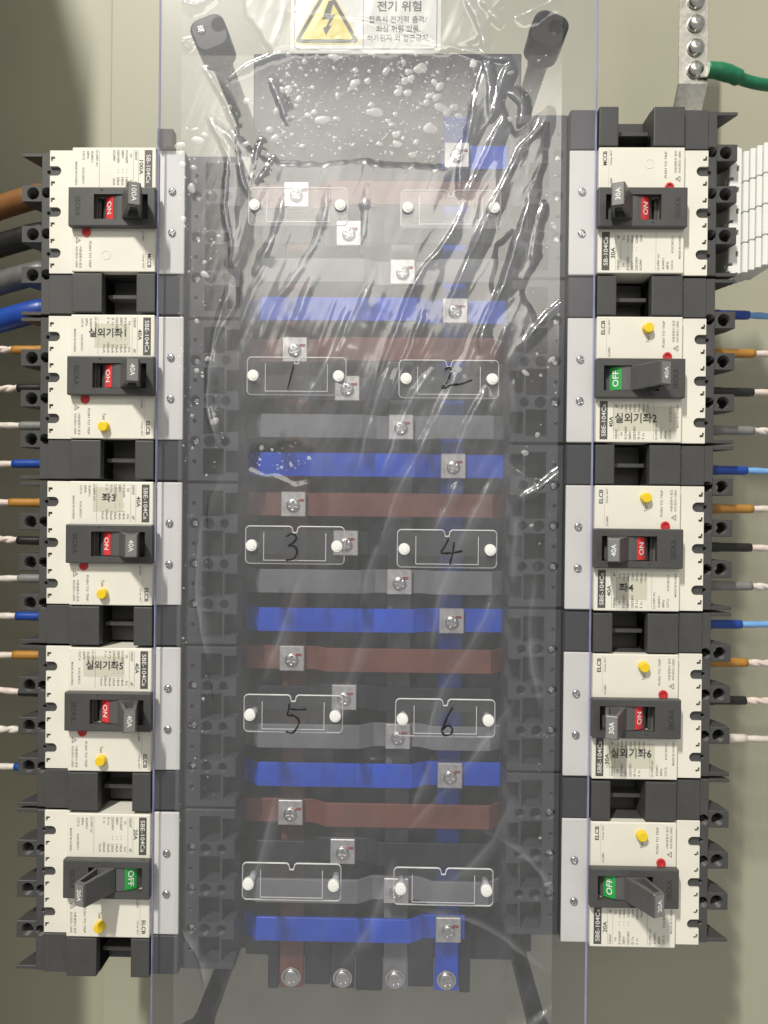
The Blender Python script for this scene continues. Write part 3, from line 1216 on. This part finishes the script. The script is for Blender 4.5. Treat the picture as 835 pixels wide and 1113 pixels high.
gx = np.linspace(FX0, FX1, NX)
gz = np.linspace(FZ0, FZ1, NZ)
XX, ZZ = np.meshgrid(gx, gz)
P = np.stack([XX.ravel(), np.full(XX.size, FY), ZZ.ravel()], 1)
fpx, fpy = to_px(P)


def vnoise(x, y, seed, oct_=4):
    """value noise, smooth, about -1..1"""
    rng = np.random.RandomState(seed)
    tot = np.zeros_like(x)
    amp, tt = 1.0, 0.0
    for o in range(oct_):
        g = rng.rand(64, 64) * 2 - 1
        xi, yi = np.floor(x).astype(int), np.floor(y).astype(int)
        fx, fy = x - xi, y - yi
        fx, fy = fx * fx * (3 - 2 * fx), fy * fy * (3 - 2 * fy)
        s = lambda a, b: g[a % 64, b % 64]
        tot += amp * ((s(xi, yi) * (1 - fx) + s(xi + 1, yi) * fx) * (1 - fy) + (s(xi, yi + 1) * (1 - fx) + s(xi + 1, yi + 1) * fx) * fy)
        tt += amp
        amp *= 0.5
        x, y = x * 2.03 + 7.1, y * 2.03 + 3.7
    return tot / tt


def seg_dist(x, y, pts):
    """distance to a polyline, signed by its side, and the position along it 0..1"""
    best = np.full(x.shape, 1e9)
    par = np.zeros(x.shape)
    sgn = np.ones(x.shape)
    n = len(pts) - 1
    for i in range(n):
        ax, ay = pts[i]
        bx_, by_ = pts[i + 1]
        dx, dy = bx_ - ax, by_ - ay
        t = np.clip(((x - ax) * dx + (y - ay) * dy) / (dx * dx + dy * dy + 1e-9), 0, 1)
        d = np.hypot(x - ax - t * dx, y - ay - t * dy)
        m = d < best
        best[m] = d[m]
        par[m] = (i + t[m]) / n
        sgn[m] = np.sign(dx * (y[m] - ay) - dy * (x[m] - ax))
    return best * sgn, par


def spl(pts, k=5):
    V = smooth_path([Vector((p[0], p[1], 0)) for p in pts], k)
    return [(v.x, v.y) for v in V]


def in_poly(x, y, poly):
    inside = np.zeros(x.shape, bool)
    n = len(poly)
    for i in range(n):
        x0, y0 = poly[i]
        x1, y1 = poly[(i + 1) % n]
        c = ((y0 > y) != (y1 > y)) & (x < (x1 - x0) * (y - y0) / (y1 - y0 + 1e-9) + x0)
        inside ^= c
    return inside


wx = fpx + 5 * vnoise(fpx / 22, fpy / 22, 3)
wy = fpy + 5 * vnoise(fpx / 22 + 9, fpy / 22 + 4, 4)
LOOSE = [(226, 128), (243, 158), (249, 180), (246, 225), (252, 268), (246, 290), (262, 300), (262, 330), (240, 362), (230, 400),
         (236, 440), (248, 480), (228, 540), (224, 580), (232, 640), (222, 700), (232, 760), (226, 830), (240, 900), (232, 980), (236, 1040), (250, 1180),
         (640, 1180), (612, 1040), (590, 960), (575, 880), (586, 800), (574, 720), (584, 640), (566, 590), (568, 545), (590, 528), (556, 500), (566, 440),
         (556, 400), (586, 350), (566, 318), (582, 280), (584, 215), (600, 120), (586, 128), (560, 150), (548, 128), (530, 62), (518, 96), (506, 150), (484, 182), (440, 180), (360, 177), (298, 178), (276, 168), (258, 150)]
HOLES = [[(268, 496), (276, 484), (292, 486), (306, 480), (326, 478), (340, 490), (338, 520), (322, 526), (306, 520), (282, 516), (270, 508)],
         [(540, 268), (560, 250), (566, 300), (548, 330), (534, 318)],
         [(388, 800), (420, 806), (440, 824), (400, 824)]]
TOP = [(262, -30), (270, 20), (300, 62), (310, 58), (486, 56), (520, 44), (540, 8), (560, -30)]
loose = in_poly(wx, wy, LOOSE)
for h in HOLES:
    loose &= ~in_poly(wx, wy, h)
loose |= in_poly(wx, wy, TOP)
lift = loose.astype(float).reshape(NZ, NX)
for _ in range(3):       # soften the contact line by a cell or two
    lift = (lift + np.roll(lift, 1, 0) + np.roll(lift, -1, 0) + np.roll(lift, 1, 1) + np.roll(lift, -1, 1)) / 5
lift = lift.ravel()

height = lift * (0.0009 + 0.0006 * vnoise(fpx / 60, fpy / 90, 11))
# slack folds running down to the left
diag = (fpx * 0.93 + fpy * 0.36)
along = (-fpx * 0.36 + fpy * 0.93)
height += lift * 0.0010 * vnoise(diag / 30, along / 190, 21, 3)
height += 0.00012 * vnoise(diag / 9, along / 60, 22, 3) * (0.25 + lift)
RIDGES = [  # polyline in photo pixels, half width px, height mm
    ([(500, 400), (466, 470), (430, 540), (412, 600)], 8, 2.2), ([(530, 420), (500, 480), (486, 540)], 6, 2.0), ([(380, 330), (352, 400), (322, 450)], 9, 1.9),
    ([(310, 210), (296, 260), (276, 300)], 7, 1.9), ([(540, 640), (512, 700), (476, 760), (462, 820)], 8, 1.8), ([(400, 680), (376, 750), (352, 800)], 9, 1.5),
    ([(330, 620), (306, 690), (286, 740)], 9, 1.4), ([(560, 860), (530, 920), (486, 960)], 7, 1.5), ([(300, 860), (284, 930), (262, 980)], 8, 1.3), ([(430, 930), (404, 1000), (372, 1050)], 9, 1.4),
    ([(516, 97), (511, 138), (499, 189), (500, 218)], 5, 2.6), ([(549, 126), (535, 155), (515, 195), (506, 218)], 5, 2.6),
    ([(598, 117), (587, 140), (564, 166), (544, 209)], 5, 2.8), ([(526, 63), (531, 94), (532, 135)], 4, 2.2), ([(555, 66), (544, 94), (534, 132)], 5, 2.6),
    ([(551, 99), (566, 114), (564, 140)], 4, 1.3), ([(510, 206), (491, 254), (454, 304), (425, 375), (404, 440)], 5, 2.6),
    ([(557, 180), (531, 233), (510, 280), (478, 351)], 6, 3.0), ([(581, 196), (568, 241), (546, 312), (523, 364), (524, 385)], 6, 3.2),
    ([(552, 349), (533, 399)], 5, 2.6), ([(462, 335), (441, 391), (418, 450)], 5, 2.4), ([(591, 217), (580, 262), (578, 290)], 4, 1.2),
    ([(639, 317), (604, 333), (562, 380)], 5, 2.6), ([(645, 482), (587, 529), (563, 543)], 5, 2.6),
    ([(228, 130), (243, 160), (248, 180), (245, 223), (252, 270), (246, 287)], 3.5, 2.0), ([(242, 139), (257, 164), (263, 192), (273, 217)], 3.5, 2.2),
    ([(285, 150), (277, 177), (271, 205)], 4, 1.5), ([(299, 170), (279, 202)], 4, 1.4), ([(221, 73), (247, 114), (258, 151)], 4, 2.0),
    ([(294, 85), (304, 110), (315, 138)], 4, 0.9), ([(249, 87), (270, 72), (294, 61), (323, 57)], 3, 1.2),
    ([(305, 10), (420, 26), (486, 50)], 1.6, 0.9), ([(330, 46), (420, 38), (486, 52)], 1.4, 0.7),
    ([(196, 2), (214, 6), (236, -6)], 4, 2.0), ([(198, 44), (206, 56)], 4, 1.6), ([(500, -10), (520, 28), (527, 60)], 4, 2.2), ([(486, 50), (530, 64), (556, 66)], 3, 2),
    ([(560, 20), (585, 10), (610, -5)], 5, 2.4), ([(520, 0), (545, 30)], 4, 2.2), ([(622, 46), (634, 12)], 4, 2),
    ([(430, 380), (405, 450), (385, 525)], 7, 1.8), ([(470, 400), (440, 450), (414, 520)], 6, 1.8), ([(340, 300), (318, 360)], 8, 1.4),
    ([(410, 290), (385, 350), (366, 388)], 7, 1.5), ([(546, 500), (515, 560), (480, 640), (468, 720)], 7, 1.5), ([(500, 520), (470, 580)], 6, 1.3),
    ([(430, 560), (404, 610), (392, 660)], 8, 1.4), ([(560, 760), (500, 840), (440, 905)], 6, 1.2), ([(470, 820), (448, 880)], 5, 1.0),
    ([(520, 900), (570, 930), (606, 980), (622, 1040)], 4, 1.3), ([(626, 1062), (596, 1096), (560, 1120)], 6, 2.2), ([(624, 1080), (610, 1110)], 4, 1.6),
    ([(440, 985), (520, 1004), (600, 1060)], 4, 1.1), ([(196, 1010), (216, 1040), (224, 1075)], 5, 1.4), ([(250, 310), (232, 370), (226, 440), (238, 480)], 5, 1.3),
    ([(220, 560), (214, 640), (226, 720)], 6, 1.0), ([(360, 190), (345, 260), (300, 330)], 9, 1.3), ([(400, 200), (392, 280)], 9, 1.2), ([(560, 560), (556, 640)], 6, 1.2), ([(585, 600), (575, 700), (590, 780)], 6, 1.1)]
ridge_core = np.zeros_like(fpx)
for pts, w, h in RIDGES:
    sp = spl(pts)
    xs_ = [p[0] for p in sp]
    ys_ = [p[1] for p in sp]
    m = (fpx > min(xs_) - 30) & (fpx < max(xs_) + 30) & (fpy > min(ys_) - 30) & (fpy < max(ys_) + 30)
    if not m.any():
        continue
    d, t = seg_dist(fpx[m], fpy[m], sp)
    d = d + 1.6 * vnoise(fpx[m] / 14, fpy[m] / 14, int(xs_[0]) % 97, 3)
    env = np.clip(np.minimum(t, 1 - t) * 4, 0.0, 1) ** 0.8 * (0.75 + 0.5 * vnoise(t * 6 + xs_[0], t * 0 + ys_[0], 51, 2))
    # one flank of a crease is steep, the other runs out broadly
    steep = 1 if ys_[-1] > ys_[0] else -1
    ws = np.where(d * steep > 0, w * 1.15, w * 3.0) * (0.5 + 0.5 * np.clip(env, 0, 1))
    prof = np.maximum(0, 1 - np.abs(d) / ws) ** 1.35
    height[m] = np.maximum(height[m], height[m] * (1 - prof) + prof * env * h * 0.001 * 1.2)
    crest = np.maximum(0, 1 - np.abs(d) / (1.8 + 0.45 * w))
    height[m] += crest * crest * (3 - 2 * crest) * np.clip(env, 0, 1.2) * min(h, 2.8) * 0.00062
    ridge_core[m] = np.maximum(ridge_core[m], prof ** 2 * np.clip(env, 0, 1))
# fine broken creases, densest at the upper right
dense = 0.22 + 1.0 * np.exp(-((fpx - 535) / 75) ** 2 - ((fpy - 230) / 170) ** 2) + 0.5 * np.exp(-((fpx - 262) / 30) ** 2 - ((fpy - 190) / 90) ** 2) + 0.35 * np.exp(-((fpx - 590) / 60) ** 2 - ((fpy - 1060) / 60) ** 2)
dw = diag + 9 * vnoise(fpx / 50, fpy / 50, 61, 3)
for sc, al, am, sd in ((26, 170, 0.00065, 71), (13, 80, 0.0002, 72)):
    rn = 1 - np.abs(vnoise(dw / sc, along / al, sd, 2)) * 3.2
    rn = np.clip(rn, 0, 1) ** 2
    height += lift * am * rn * dense
    ridge_core = np.maximum(ridge_core, lift * 0.35 * rn ** 2 * np.clip(dense, 0, 1))
height = np.maximum(height, -0.0004)
# haze painted thinner further down, where the lamp's glare dies away
glare_fade = np.clip((fpy - 430) / 200, 0, 1)
glare_fade = 1 - 0.58 * glare_fade * glare_fade * (3 - 2 * glare_fade)
cloud = np.clip(np.where(fpy < 60, 0.05, 0.26) * (1 - lift) + glare_fade * lift * (0.62 + 0.38 * vnoise(diag / 40, along / 120, 31, 4)) + 0.3 * ridge_core * glare_fade, 0.02, 1.5)

V = np.stack([XX.ravel(), FY - height, ZZ.ravel()], 1)
idx = np.arange(NX * NZ).reshape(NZ, NX)
F = np.stack([idx[:-1, :-1].ravel(), idx[:-1, 1:].ravel(), idx[1:, 1:].ravel(), idx[1:, :-1].ravel()], 1)
# the film is cut unevenly along both long edges
edge_l = 190 + 3 * vnoise(fpy / 40, fpy / 90, 41, 3)
edge_l = np.where(fpy > 300, 182 + 4 * vnoise(fpy / 60, fpy / 90, 42, 3), edge_l)
edge_r = 640 + 3 * vnoise(fpy / 50, fpy / 80, 43, 3)
keep = ((fpx > edge_l) & (fpx < edge_r))
F = F[keep[F].all(1)]
base = np.array((0.0, SY0, FZ0))
me = bpy.data.meshes.new('film_skin')
me.from_pydata((V - base).tolist(), [], F.tolist())
me.polygons.foreach_set('use_smooth', [True] * len(me.polygons))
at = me.attributes.new('cloud', 'FLOAT', 'POINT')
at.data.foreach_set('value', cloud.astype(np.float32))
at = me.attributes.new('crease_light', 'FLOAT', 'POINT')
at.data.foreach_set('value', (ridge_core * (0.35 + 0.65 * glare_fade)).astype(np.float32))  # whitens the creases in place of caught light
me.materials.append(MATS['film'])
film = empty('protective_film', tuple(base), 'wrinkled half-peeled clear protective film lying loosely over the acrylic cover', 'film')
link('film_skin', me, film)

# handwriting in felt pen over the cards, lying on the film
hg = height.reshape(NZ, NX)


def film_y(x, z):
    i = min(NX - 1, max(0, int(round((x - FX0) / (FX1 - FX0) * (NX - 1)))))
    j = min(NZ - 1, max(0, int(round((z - FZ0) / (FZ1 - FZ0) * (NZ - 1)))))
    return FY - hg[max(0, j - 1):j + 2, max(0, i - 1):i + 2].max() - 0.00012


for d in range(1, 7):
    root = CARDS[d + 1]
    bm = bmesh.new()
    ox = {1: -0.001, 2: 0.001, 3: -0.003, 4: 0.002, 5: 0.000, 6: 0.002}[d]
    stroke(bm, GL[d], ox, 0.0125, 0.0098, 0, 0.00085)
    if d in GL2:
        stroke(bm, GL2[d], ox, 0.0125, 0.0098, 0, 0.00085)
    for v in bm.verts:
        v.co.y = film_y(v.co.x + root.location.x, v.co.z + root.location.z) - root.location.y
    link('handwriting', mesh_from(bm, 'handwriting', 'marker_ink'), root)

# trapped air bubbles where the film clings to the cover
bm = bmesh.new()
lift_g = lift.reshape(NZ, NX)


def bubble(px, py, r, el=1.0, ang=0.0):
    c = U(px, py, FY)
    n = 22 if r > 2 else 9
    s = 0.00066
    top = bm.verts.new((c.x - base[0], FY - 0.0002 - min(0.00016, r * 0.00006) - base[1], c.z - base[2]))
    R1, R2 = [], []
    sd = random.random() * 100
    for i in range(n):
        a = 2 * math.pi * i / n
        rr = r * (1 + 0.5 * noise.noise(Vector((math.cos(a) * 0.75 + sd, math.sin(a) * 0.75, sd))))
        x, z = rr * el * math.cos(a), rr * math.sin(a)
        x, z = x * math.cos(ang) - z * math.sin(ang), x * math.sin(ang) + z * math.cos(ang)
        R1.append(bm.verts.new((c.x - base[0] + x * s, FY - 0.0002 - base[1], c.z - base[2] + z * s)))
        R2.append(bm.verts.new((c.x - base[0] + x * s * .88, FY - 0.0002 - min(0.00015, r * 0.00006) - base[1], c.z - base[2] + z * s * .88)))
    for i in range(n):
        j = (i + 1) % n
        for f in (bm.faces.new((R1[i], R1[j], R2[j], R2[i])), bm.faces.new((R2[i], R2[j], top))):
            f.smooth = True


def clings(px, py):
    c = U(px, py, FY)
    i = int((c.x - FX0) / (FX1 - FX0) * (NX - 1))
    j = int((c.z - FZ0) / (FZ1 - FZ0) * (NZ - 1))
    return 0 <= i < NX and 0 <= j < NZ and lift_g[j, i] < 0.3


cnt = 0
zones = [(300, 520, 58, 176, 800, 0.9), (520, 640, 60, 200, 70, 1.0), (240, 330, 60, 170, 70, 1.0), (194, 252, 130, 300, 90, 0.8), (186, 250, 300, 520, 90, 0.75),
         (190, 235, 520, 1040, 60, 0.55), (560, 640, 200, 520, 80, 0.7), (560, 630, 520, 1040, 70, 0.55), (268, 340, 478, 526, 70, 0.6), (380, 440, 632, 660, 10, 0.5)]
for x0, x1, y0, y1, n, k in zones:
    for _ in range(n):
        px, py = random.uniform(x0, x1), random.uniform(y0, y1)
        if not clings(px, py):
            continue
        r = min(4.2, 0.5 + 0.75 * random.paretovariate(2.0) - 0.75) * k
        bubble(px, py, r, random.uniform(0.8, 1.5), random.uniform(-1.2, 1.2))
for px, py, r, el, a in ((214, 153, 7, 1.5, -.1), (212, 141, 5, 1.4, .1), (457, 75, 9, 1.2, .3), (440, 88, 6, 1.3, .5), (468, 140, 10, 1.2, -.2), (350, 131, 8, 1.4, .1), (408, 122, 8, 1.8, -.1),
                         (430, 147, 6, 1.0, .4), (384, 92, 7, 1.0, .9), (467, 105, 6, 1.4, .6), (443, 102, 5, 1.3, .3), (268, 157, 5, 1.5, .3), (196, 158, 8, 1.2, .2), (335, 126, 6, 1.0, .1), (322, 115, 5, 1, 0), (478, 95, 6, 1.3, .8), (480, 118, 8, 1.6, -.4)):
    bubble(px, py, r * 0.6, el * 1.1, a)
bmesh.ops.recalc_face_normals(bm, faces=bm.faces[:])
tag(link('air_bubbles', mesh_from(bm, 'air_bubbles', 'bubble'), film), kind='stuff')

# ------------------------------------------------------------------ black posts that carry the cover
POSTS = [((229, 38), -1, 'black cover post with clip head at upper left behind the film'), ((596, 34), 1, 'black cover post with clip head at upper right behind the film'),
         ((208, 1146), -1, 'black cover post at lower left, shaft seen through the film'), ((594, 1152), 1, 'black cover post at lower right, shaft seen through the film')]
for (px, py), sx, lab in POSTS:
    c = U(px, py, 0.004)
    root = empty('cover_post', (c.x, BACK, c.z), lab, 'post', 'posts behind the cover corners')
    D0 = 0.001 - BACK
    bm = bmesh.new()
    prism(bm, [(-.0062, -.0055), (.0062, -.0055), (.0072, .0), (.0062, .0055), (-.0062, .0055), (-.0072, 0)], D0 + 0.0423, -0.0043, 'y', 0.0006)
    link('shaft', mesh_from(bm, 'shaft', 'post_black'), root)
    b = bmesh.new()
    ca, sa = math.cos(R(-22 * sx)), math.sin(R(-22 * sx))
    turn = lambda p: (p[0] * ca - p[1] * sa, p[0] * sa + p[1] * ca)
    prism(b, [turn(p) for p in rrect(-.0130, .0130, -.0125, .0130, .0080, 6)], D0, D0 + 0.026, 'y', 0.0018)
    c2 = bmesh.new()
    hole = turn((0.004 if sx > 0 else 0.008, 0.003))
    cyl(c2, hole, 0.0054, D0 - 0.01, D0 + 0.016, 22)
    hd = link('clip_head', mesh_from(cut(b, c2), 'clip_head', 'post_black'), root)
    sc = hole if sx > 0 else turn((-0.005, 0.004))
    wscrew('screw', (sc[0], D0 + (0.010 if sx > 0 else -0.0002), sc[1]), 0.0034, hd, 35)
    b = bmesh.new()
    cyl(b, (0, 0), 0.0105, D0 + 0.0262, D0 + 0.042, 18, r2=0.0085)
    link('collar', mesh_from(b, 'collar', 'post_black'), root)
    bm = bmesh.new()
    bx(bm, -.016, .016, -.004, -0.0002, -.012, .012, 0.0008)
    link('foot', mesh_from(bm, 'foot', 'post_black'), root)

# small clip at the edge of the cover
c = U(181, 152, 0.004)
root = empty('cover_clip', (c.x, 0.004, c.z - 0.0065), 'small smoky clear clip above the upper left breaker', 'clip')
bm = bmesh.new()
bx(bm, -0.0058, 0.0058, -0.003, 0.006, 0, 0.0135, 0.001, 2)
link('block', mesh_from(bm, 'block', 'clip_clear'), root)
bm = bmesh.new()
bx(bm, -0.0052, -0.0036, -0.0045, -0.0031, 0.0005, 0.013, 0.0003)
link('lip', mesh_from(bm, 'lip', 'clip_clear'), root)

# ------------------------------------------------------------------ wires
FW = 'wires at the breaker terminals'


def wire(x_in, z, side, sleeve, cable, r_s, r_c, label, y=0.046, length=0.026, drift=0.0, bare=False, far=0.16):
    """ferrule sleeve at the terminal, cable running outwards; side -1 left, +1 right"""
    root = empty('wire', (x_in, y, z), label, 'wire', FW)
    L = length
    pts = [Vector((-side * 0.004, 0, 0)), Vector((side * L * .35, 0, 0)), Vector((side * L * .6, 0, 0)), Vector((side * L, 0.0008, drift * .04))]
    bm = bmesh.new()
    tube(bm, smooth_path(pts, 4), [r_s * (1.08 if i < 7 else 0.96 if i < 12 else 0.9) for i in range(13)], 14)
    link('sleeve', mesh_from(bm, 'sleeve', sleeve), root)
    pts = [Vector((side * (L - 0.004), 0.0008, drift * .04)), Vector((side * (L + .015), .002, drift * .25)), Vector((side * (L + .05), .010, drift)), Vector((side * far, .045, drift * 2.2 - 0.01))]
    P_ = smooth_path(pts, 12)
    bm = bmesh.new()
    if bare and random.random() < 0.35:      # loosely twisted pair of conductors
        for ph in (0, math.pi):
            Q = [p + Vector((0, math.cos(i * .38 + ph), math.sin(i * .38 + ph))) * r_c * .34 for i, p in enumerate(smooth_path(pts, 18))]
            tube(bm, Q, r_c * .68, 10)
    else:
        tube(bm, P_, [r_c * 0.86 * (1 + .06 * math.sin(i * .9)) for i in range(len(P_))], 12)
    link('cable', mesh_from(bm, 'cable', cable), root)


SIDE_X = XW + 0.0045
WC = [('orange', 'orange_sleeve'), ('black', 'wire_black'), ('grey', 'wire_grey'), ('blue', 'wire_blue')]
rowname = {1: 'second', 2: 'third', 3: 'fourth'}
for i in (1, 2, 3):
    for k in range(4):
        nm, sl = WC[k]
        z = ROW_Z[i] - 0.015 - 0.030 * k
        dr = random.uniform(-0.006, 0.004)
        tag_l = ['label 1', '', 'label 2', '', ''][0]
        num = {1: 'one', 2: 'three', 3: 'five'}[i]
        y = 0.050 if i < 3 else 0.056
        wire(-SIDE_X, z - (0.001 if i < 3 else 0.002), -1, sl, ('cable_pink', 'cable_pink', 'cable_white', 'cable_white')[k], 0.0036, 0.0030,
             'thin cable with %s sleeve leaving the breaker labelled %s' % (nm, num), y, (0.044, 0.042, 0.040, 0.042)[k] + random.uniform(-.003, .003), dr, k != 3)
        zr = ROW_Z[i] + 0.015 - 0.030 * ((k + 1) % 4)
        num = {1: 'two', 2: 'four', 3: 'six'}[i]
        wire(SIDE_X, zr, 1, sl if not (i == 3 and k == 2) else 'cable_white', ('cable_pink', 'cable_pink', 'cable_white', 'cable_sky')[k], 0.0037, 0.0030,
             'thin cable with %s sleeve leaving the breaker labelled %s' % ('white' if (i == 3 and k == 2) else nm, num), y, (0.051, 0.050, 0.051, 0.046)[k], random.uniform(-0.004, 0.004), k != 3)
for k, (nm, mat) in enumerate((('brown', 'cable_brown'), ('black', 'wire_black'), ('grey', 'cable_grey'), ('blue', 'wire_blue'))):
    z = ROW_Z[0] - 0.015 - 0.030 * k - 0.001
    root = empty('power_cable', (-SIDE_X - 0.004, 0.046, z), 'thick %s cable entering the 100A breaker at upper left' % nm, 'cable', 'thick cables at the 100A breaker')
    pts = [Vector((0.004, 0, 0)), Vector((-0.012, 0, -0.000)), Vector((-0.03, 0.0, -0.004)), Vector((-0.07, 0.010, -0.012)), Vector((-0.12, 0.04, -0.02))]
    bm = bmesh.new()
    tube(bm, smooth_path(pts, 8), [0.0068 + 0.0022 * min(1, max(0, (i - 5) / 5)) for i in range(33)], 18)
    link('insulation', mesh_from(bm, 'insulation', mat), root)
    bm = bmesh.new()
    bx(bm, 0.0045, 0.010, -0.0035, 0.0035, -0.006, 0.006, 0.0006)
    link('lug', mesh_from(bm, 'lug', 'tin_plate'), root)

# ------------------------------------------------------------------ earth bar at the upper right
EY = 0.064
a, b_ = U(737, 60, EY), U(769, 60, EY)
zb = U(750, 92, EY).z
ew = (b_.x - a.x)
root = empty('earth_bar', ((a.x + b_.x) / 2, EY, zb), 'bright metal earth bar with round bolts at upper right', 'earth bar')
bm = bmesh.new()
h = 0.0015
prof = [(0.0, 0.16), (0.0, 0.0), (0.022, -0.028), (0.100, -0.030)]       # y, z
outer = [(y - h, z + (0 if i < 2 else -h)) for i, (y, z) in enumerate(prof)]
inner = [(y + h, z + (0 if i < 1 else h)) for i, (y, z) in enumerate(prof)][::-1]
prism(bm, outer + inner, -ew / 2, ew / 2, 'x', 0.0004)
link('strip', mesh_from(bm, 'strip', 'galvanised'), root)
for py in (-22, 3, 28, 54, 78):
    z = U(757, py, EY).z - zb
    bm = bmesh.new()
    n = 20
    prof = [(0.0068, 0.0), (0.0068, -0.0012), (0.0062, -0.0030), (0.0044, -0.0046), (0.0018, -0.0054)]
    rings = [[bm.verts.new((r * math.cos(2 * math.pi * i / n), -h - 0.0002 + d, r * math.sin(2 * math.pi * i / n))) for i in range(n)] for r, d in prof]
    for j in range(len(prof) - 1):
        for i in range(n):
            f = bm.faces.new((rings[j][i], rings[j][(i + 1) % n], rings[j + 1][(i + 1) % n], rings[j + 1][i]))
            f.smooth = True
    bm.faces.new(rings[-1])
    bm.faces.new(rings[0])
    bmesh.ops.recalc_face_normals(bm, faces=bm.faces[:])
    link('bolt', mesh_from(bm, 'bolt', 'steel'), root, (0.0015, 0, z))
c = U(762, 78, EY - 0.004)
root = empty('earth_wire', (c.x, EY - 0.004, c.z), 'green earth wire clamped under the lowest bolt of the earth bar', 'wire')
bm = bmesh.new()
pts = [U(769, 76, EY - .004) - c, U(781, 77, EY - .004) - c, U(795, 81, EY - .003) - c, U(812, 88, EY) - c, U(838, 93, EY + .004) - c, U(900, 98, EY + .02) - c]
tube(bm, smooth_path(pts, 6), [0.0062] * 6 + [0.0066] * 6 + [0.0062] * 4 + [0.0046] * 15, 16)
link('insulation', mesh_from(bm, 'insulation', 'wire_green'), root)
bm = bmesh.new()
bx(bm, -0.001, 0.010, -0.0012, 0.0006, -0.0045, 0.0045, 0.0004)
link('lug', mesh_from(bm, 'lug', 'galvanised'), root)

# ------------------------------------------------------------------ white slotted cover leaning beside the first right breaker
p = U(803, 296, 0.010)
root = empty('slotted_cover', (p.x, 0.035, p.z), 'white ribbed plastic cover standing at the right edge of the frame', 'cover')
h0 = U(803, 152, 0.010).z - p.z
bm = bmesh.new()
pts = [(-0.0035, 0.004)] + [(-0.0035, h0 - 0.004), (0.0, h0), (0.0055, h0 - 0.002), (0.0055, 0.002), (0.0, 0.0)]
prism(bm, pts, -0.016, 0.02, 'y', 0.0006)
cc = bmesh.new()
for k in range(6):
    z = h0 * (0.09 + 0.164 * k)
    bx(cc, -0.006, -0.0005, -0.03, -0.008, z - 0.0012, z + 0.0012)
    bx(cc, 0.0015, 0.0035, -0.03, -0.008, z - 0.010, z - 0.006)
edge_me = mesh_from(cut(bm, cc), 'edge_strip', 'white_pvc')
link('edge_strip', edge_me, root)
for j in range(6):
    x0 = 0.0060 + 0.0042 * j
    dz = 0.0014 * j
    for k in range(4):
        z0 = 0.002 + dz + k * (h0 - 0.006) / 4
        z1 = z0 + (h0 - 0.006) / 4 - 0.0006
        bm = bmesh.new()
        w = 0.0038 if j < 4 else 0.0055
        bx(bm, x0, x0 + w, -0.018 - 0.0015 * j, 0.02, z0, z1, 0.0005)
        link('slat', mesh_from(bm, 'slat', 'white_pvc'), root)
    if j == 4:
        break
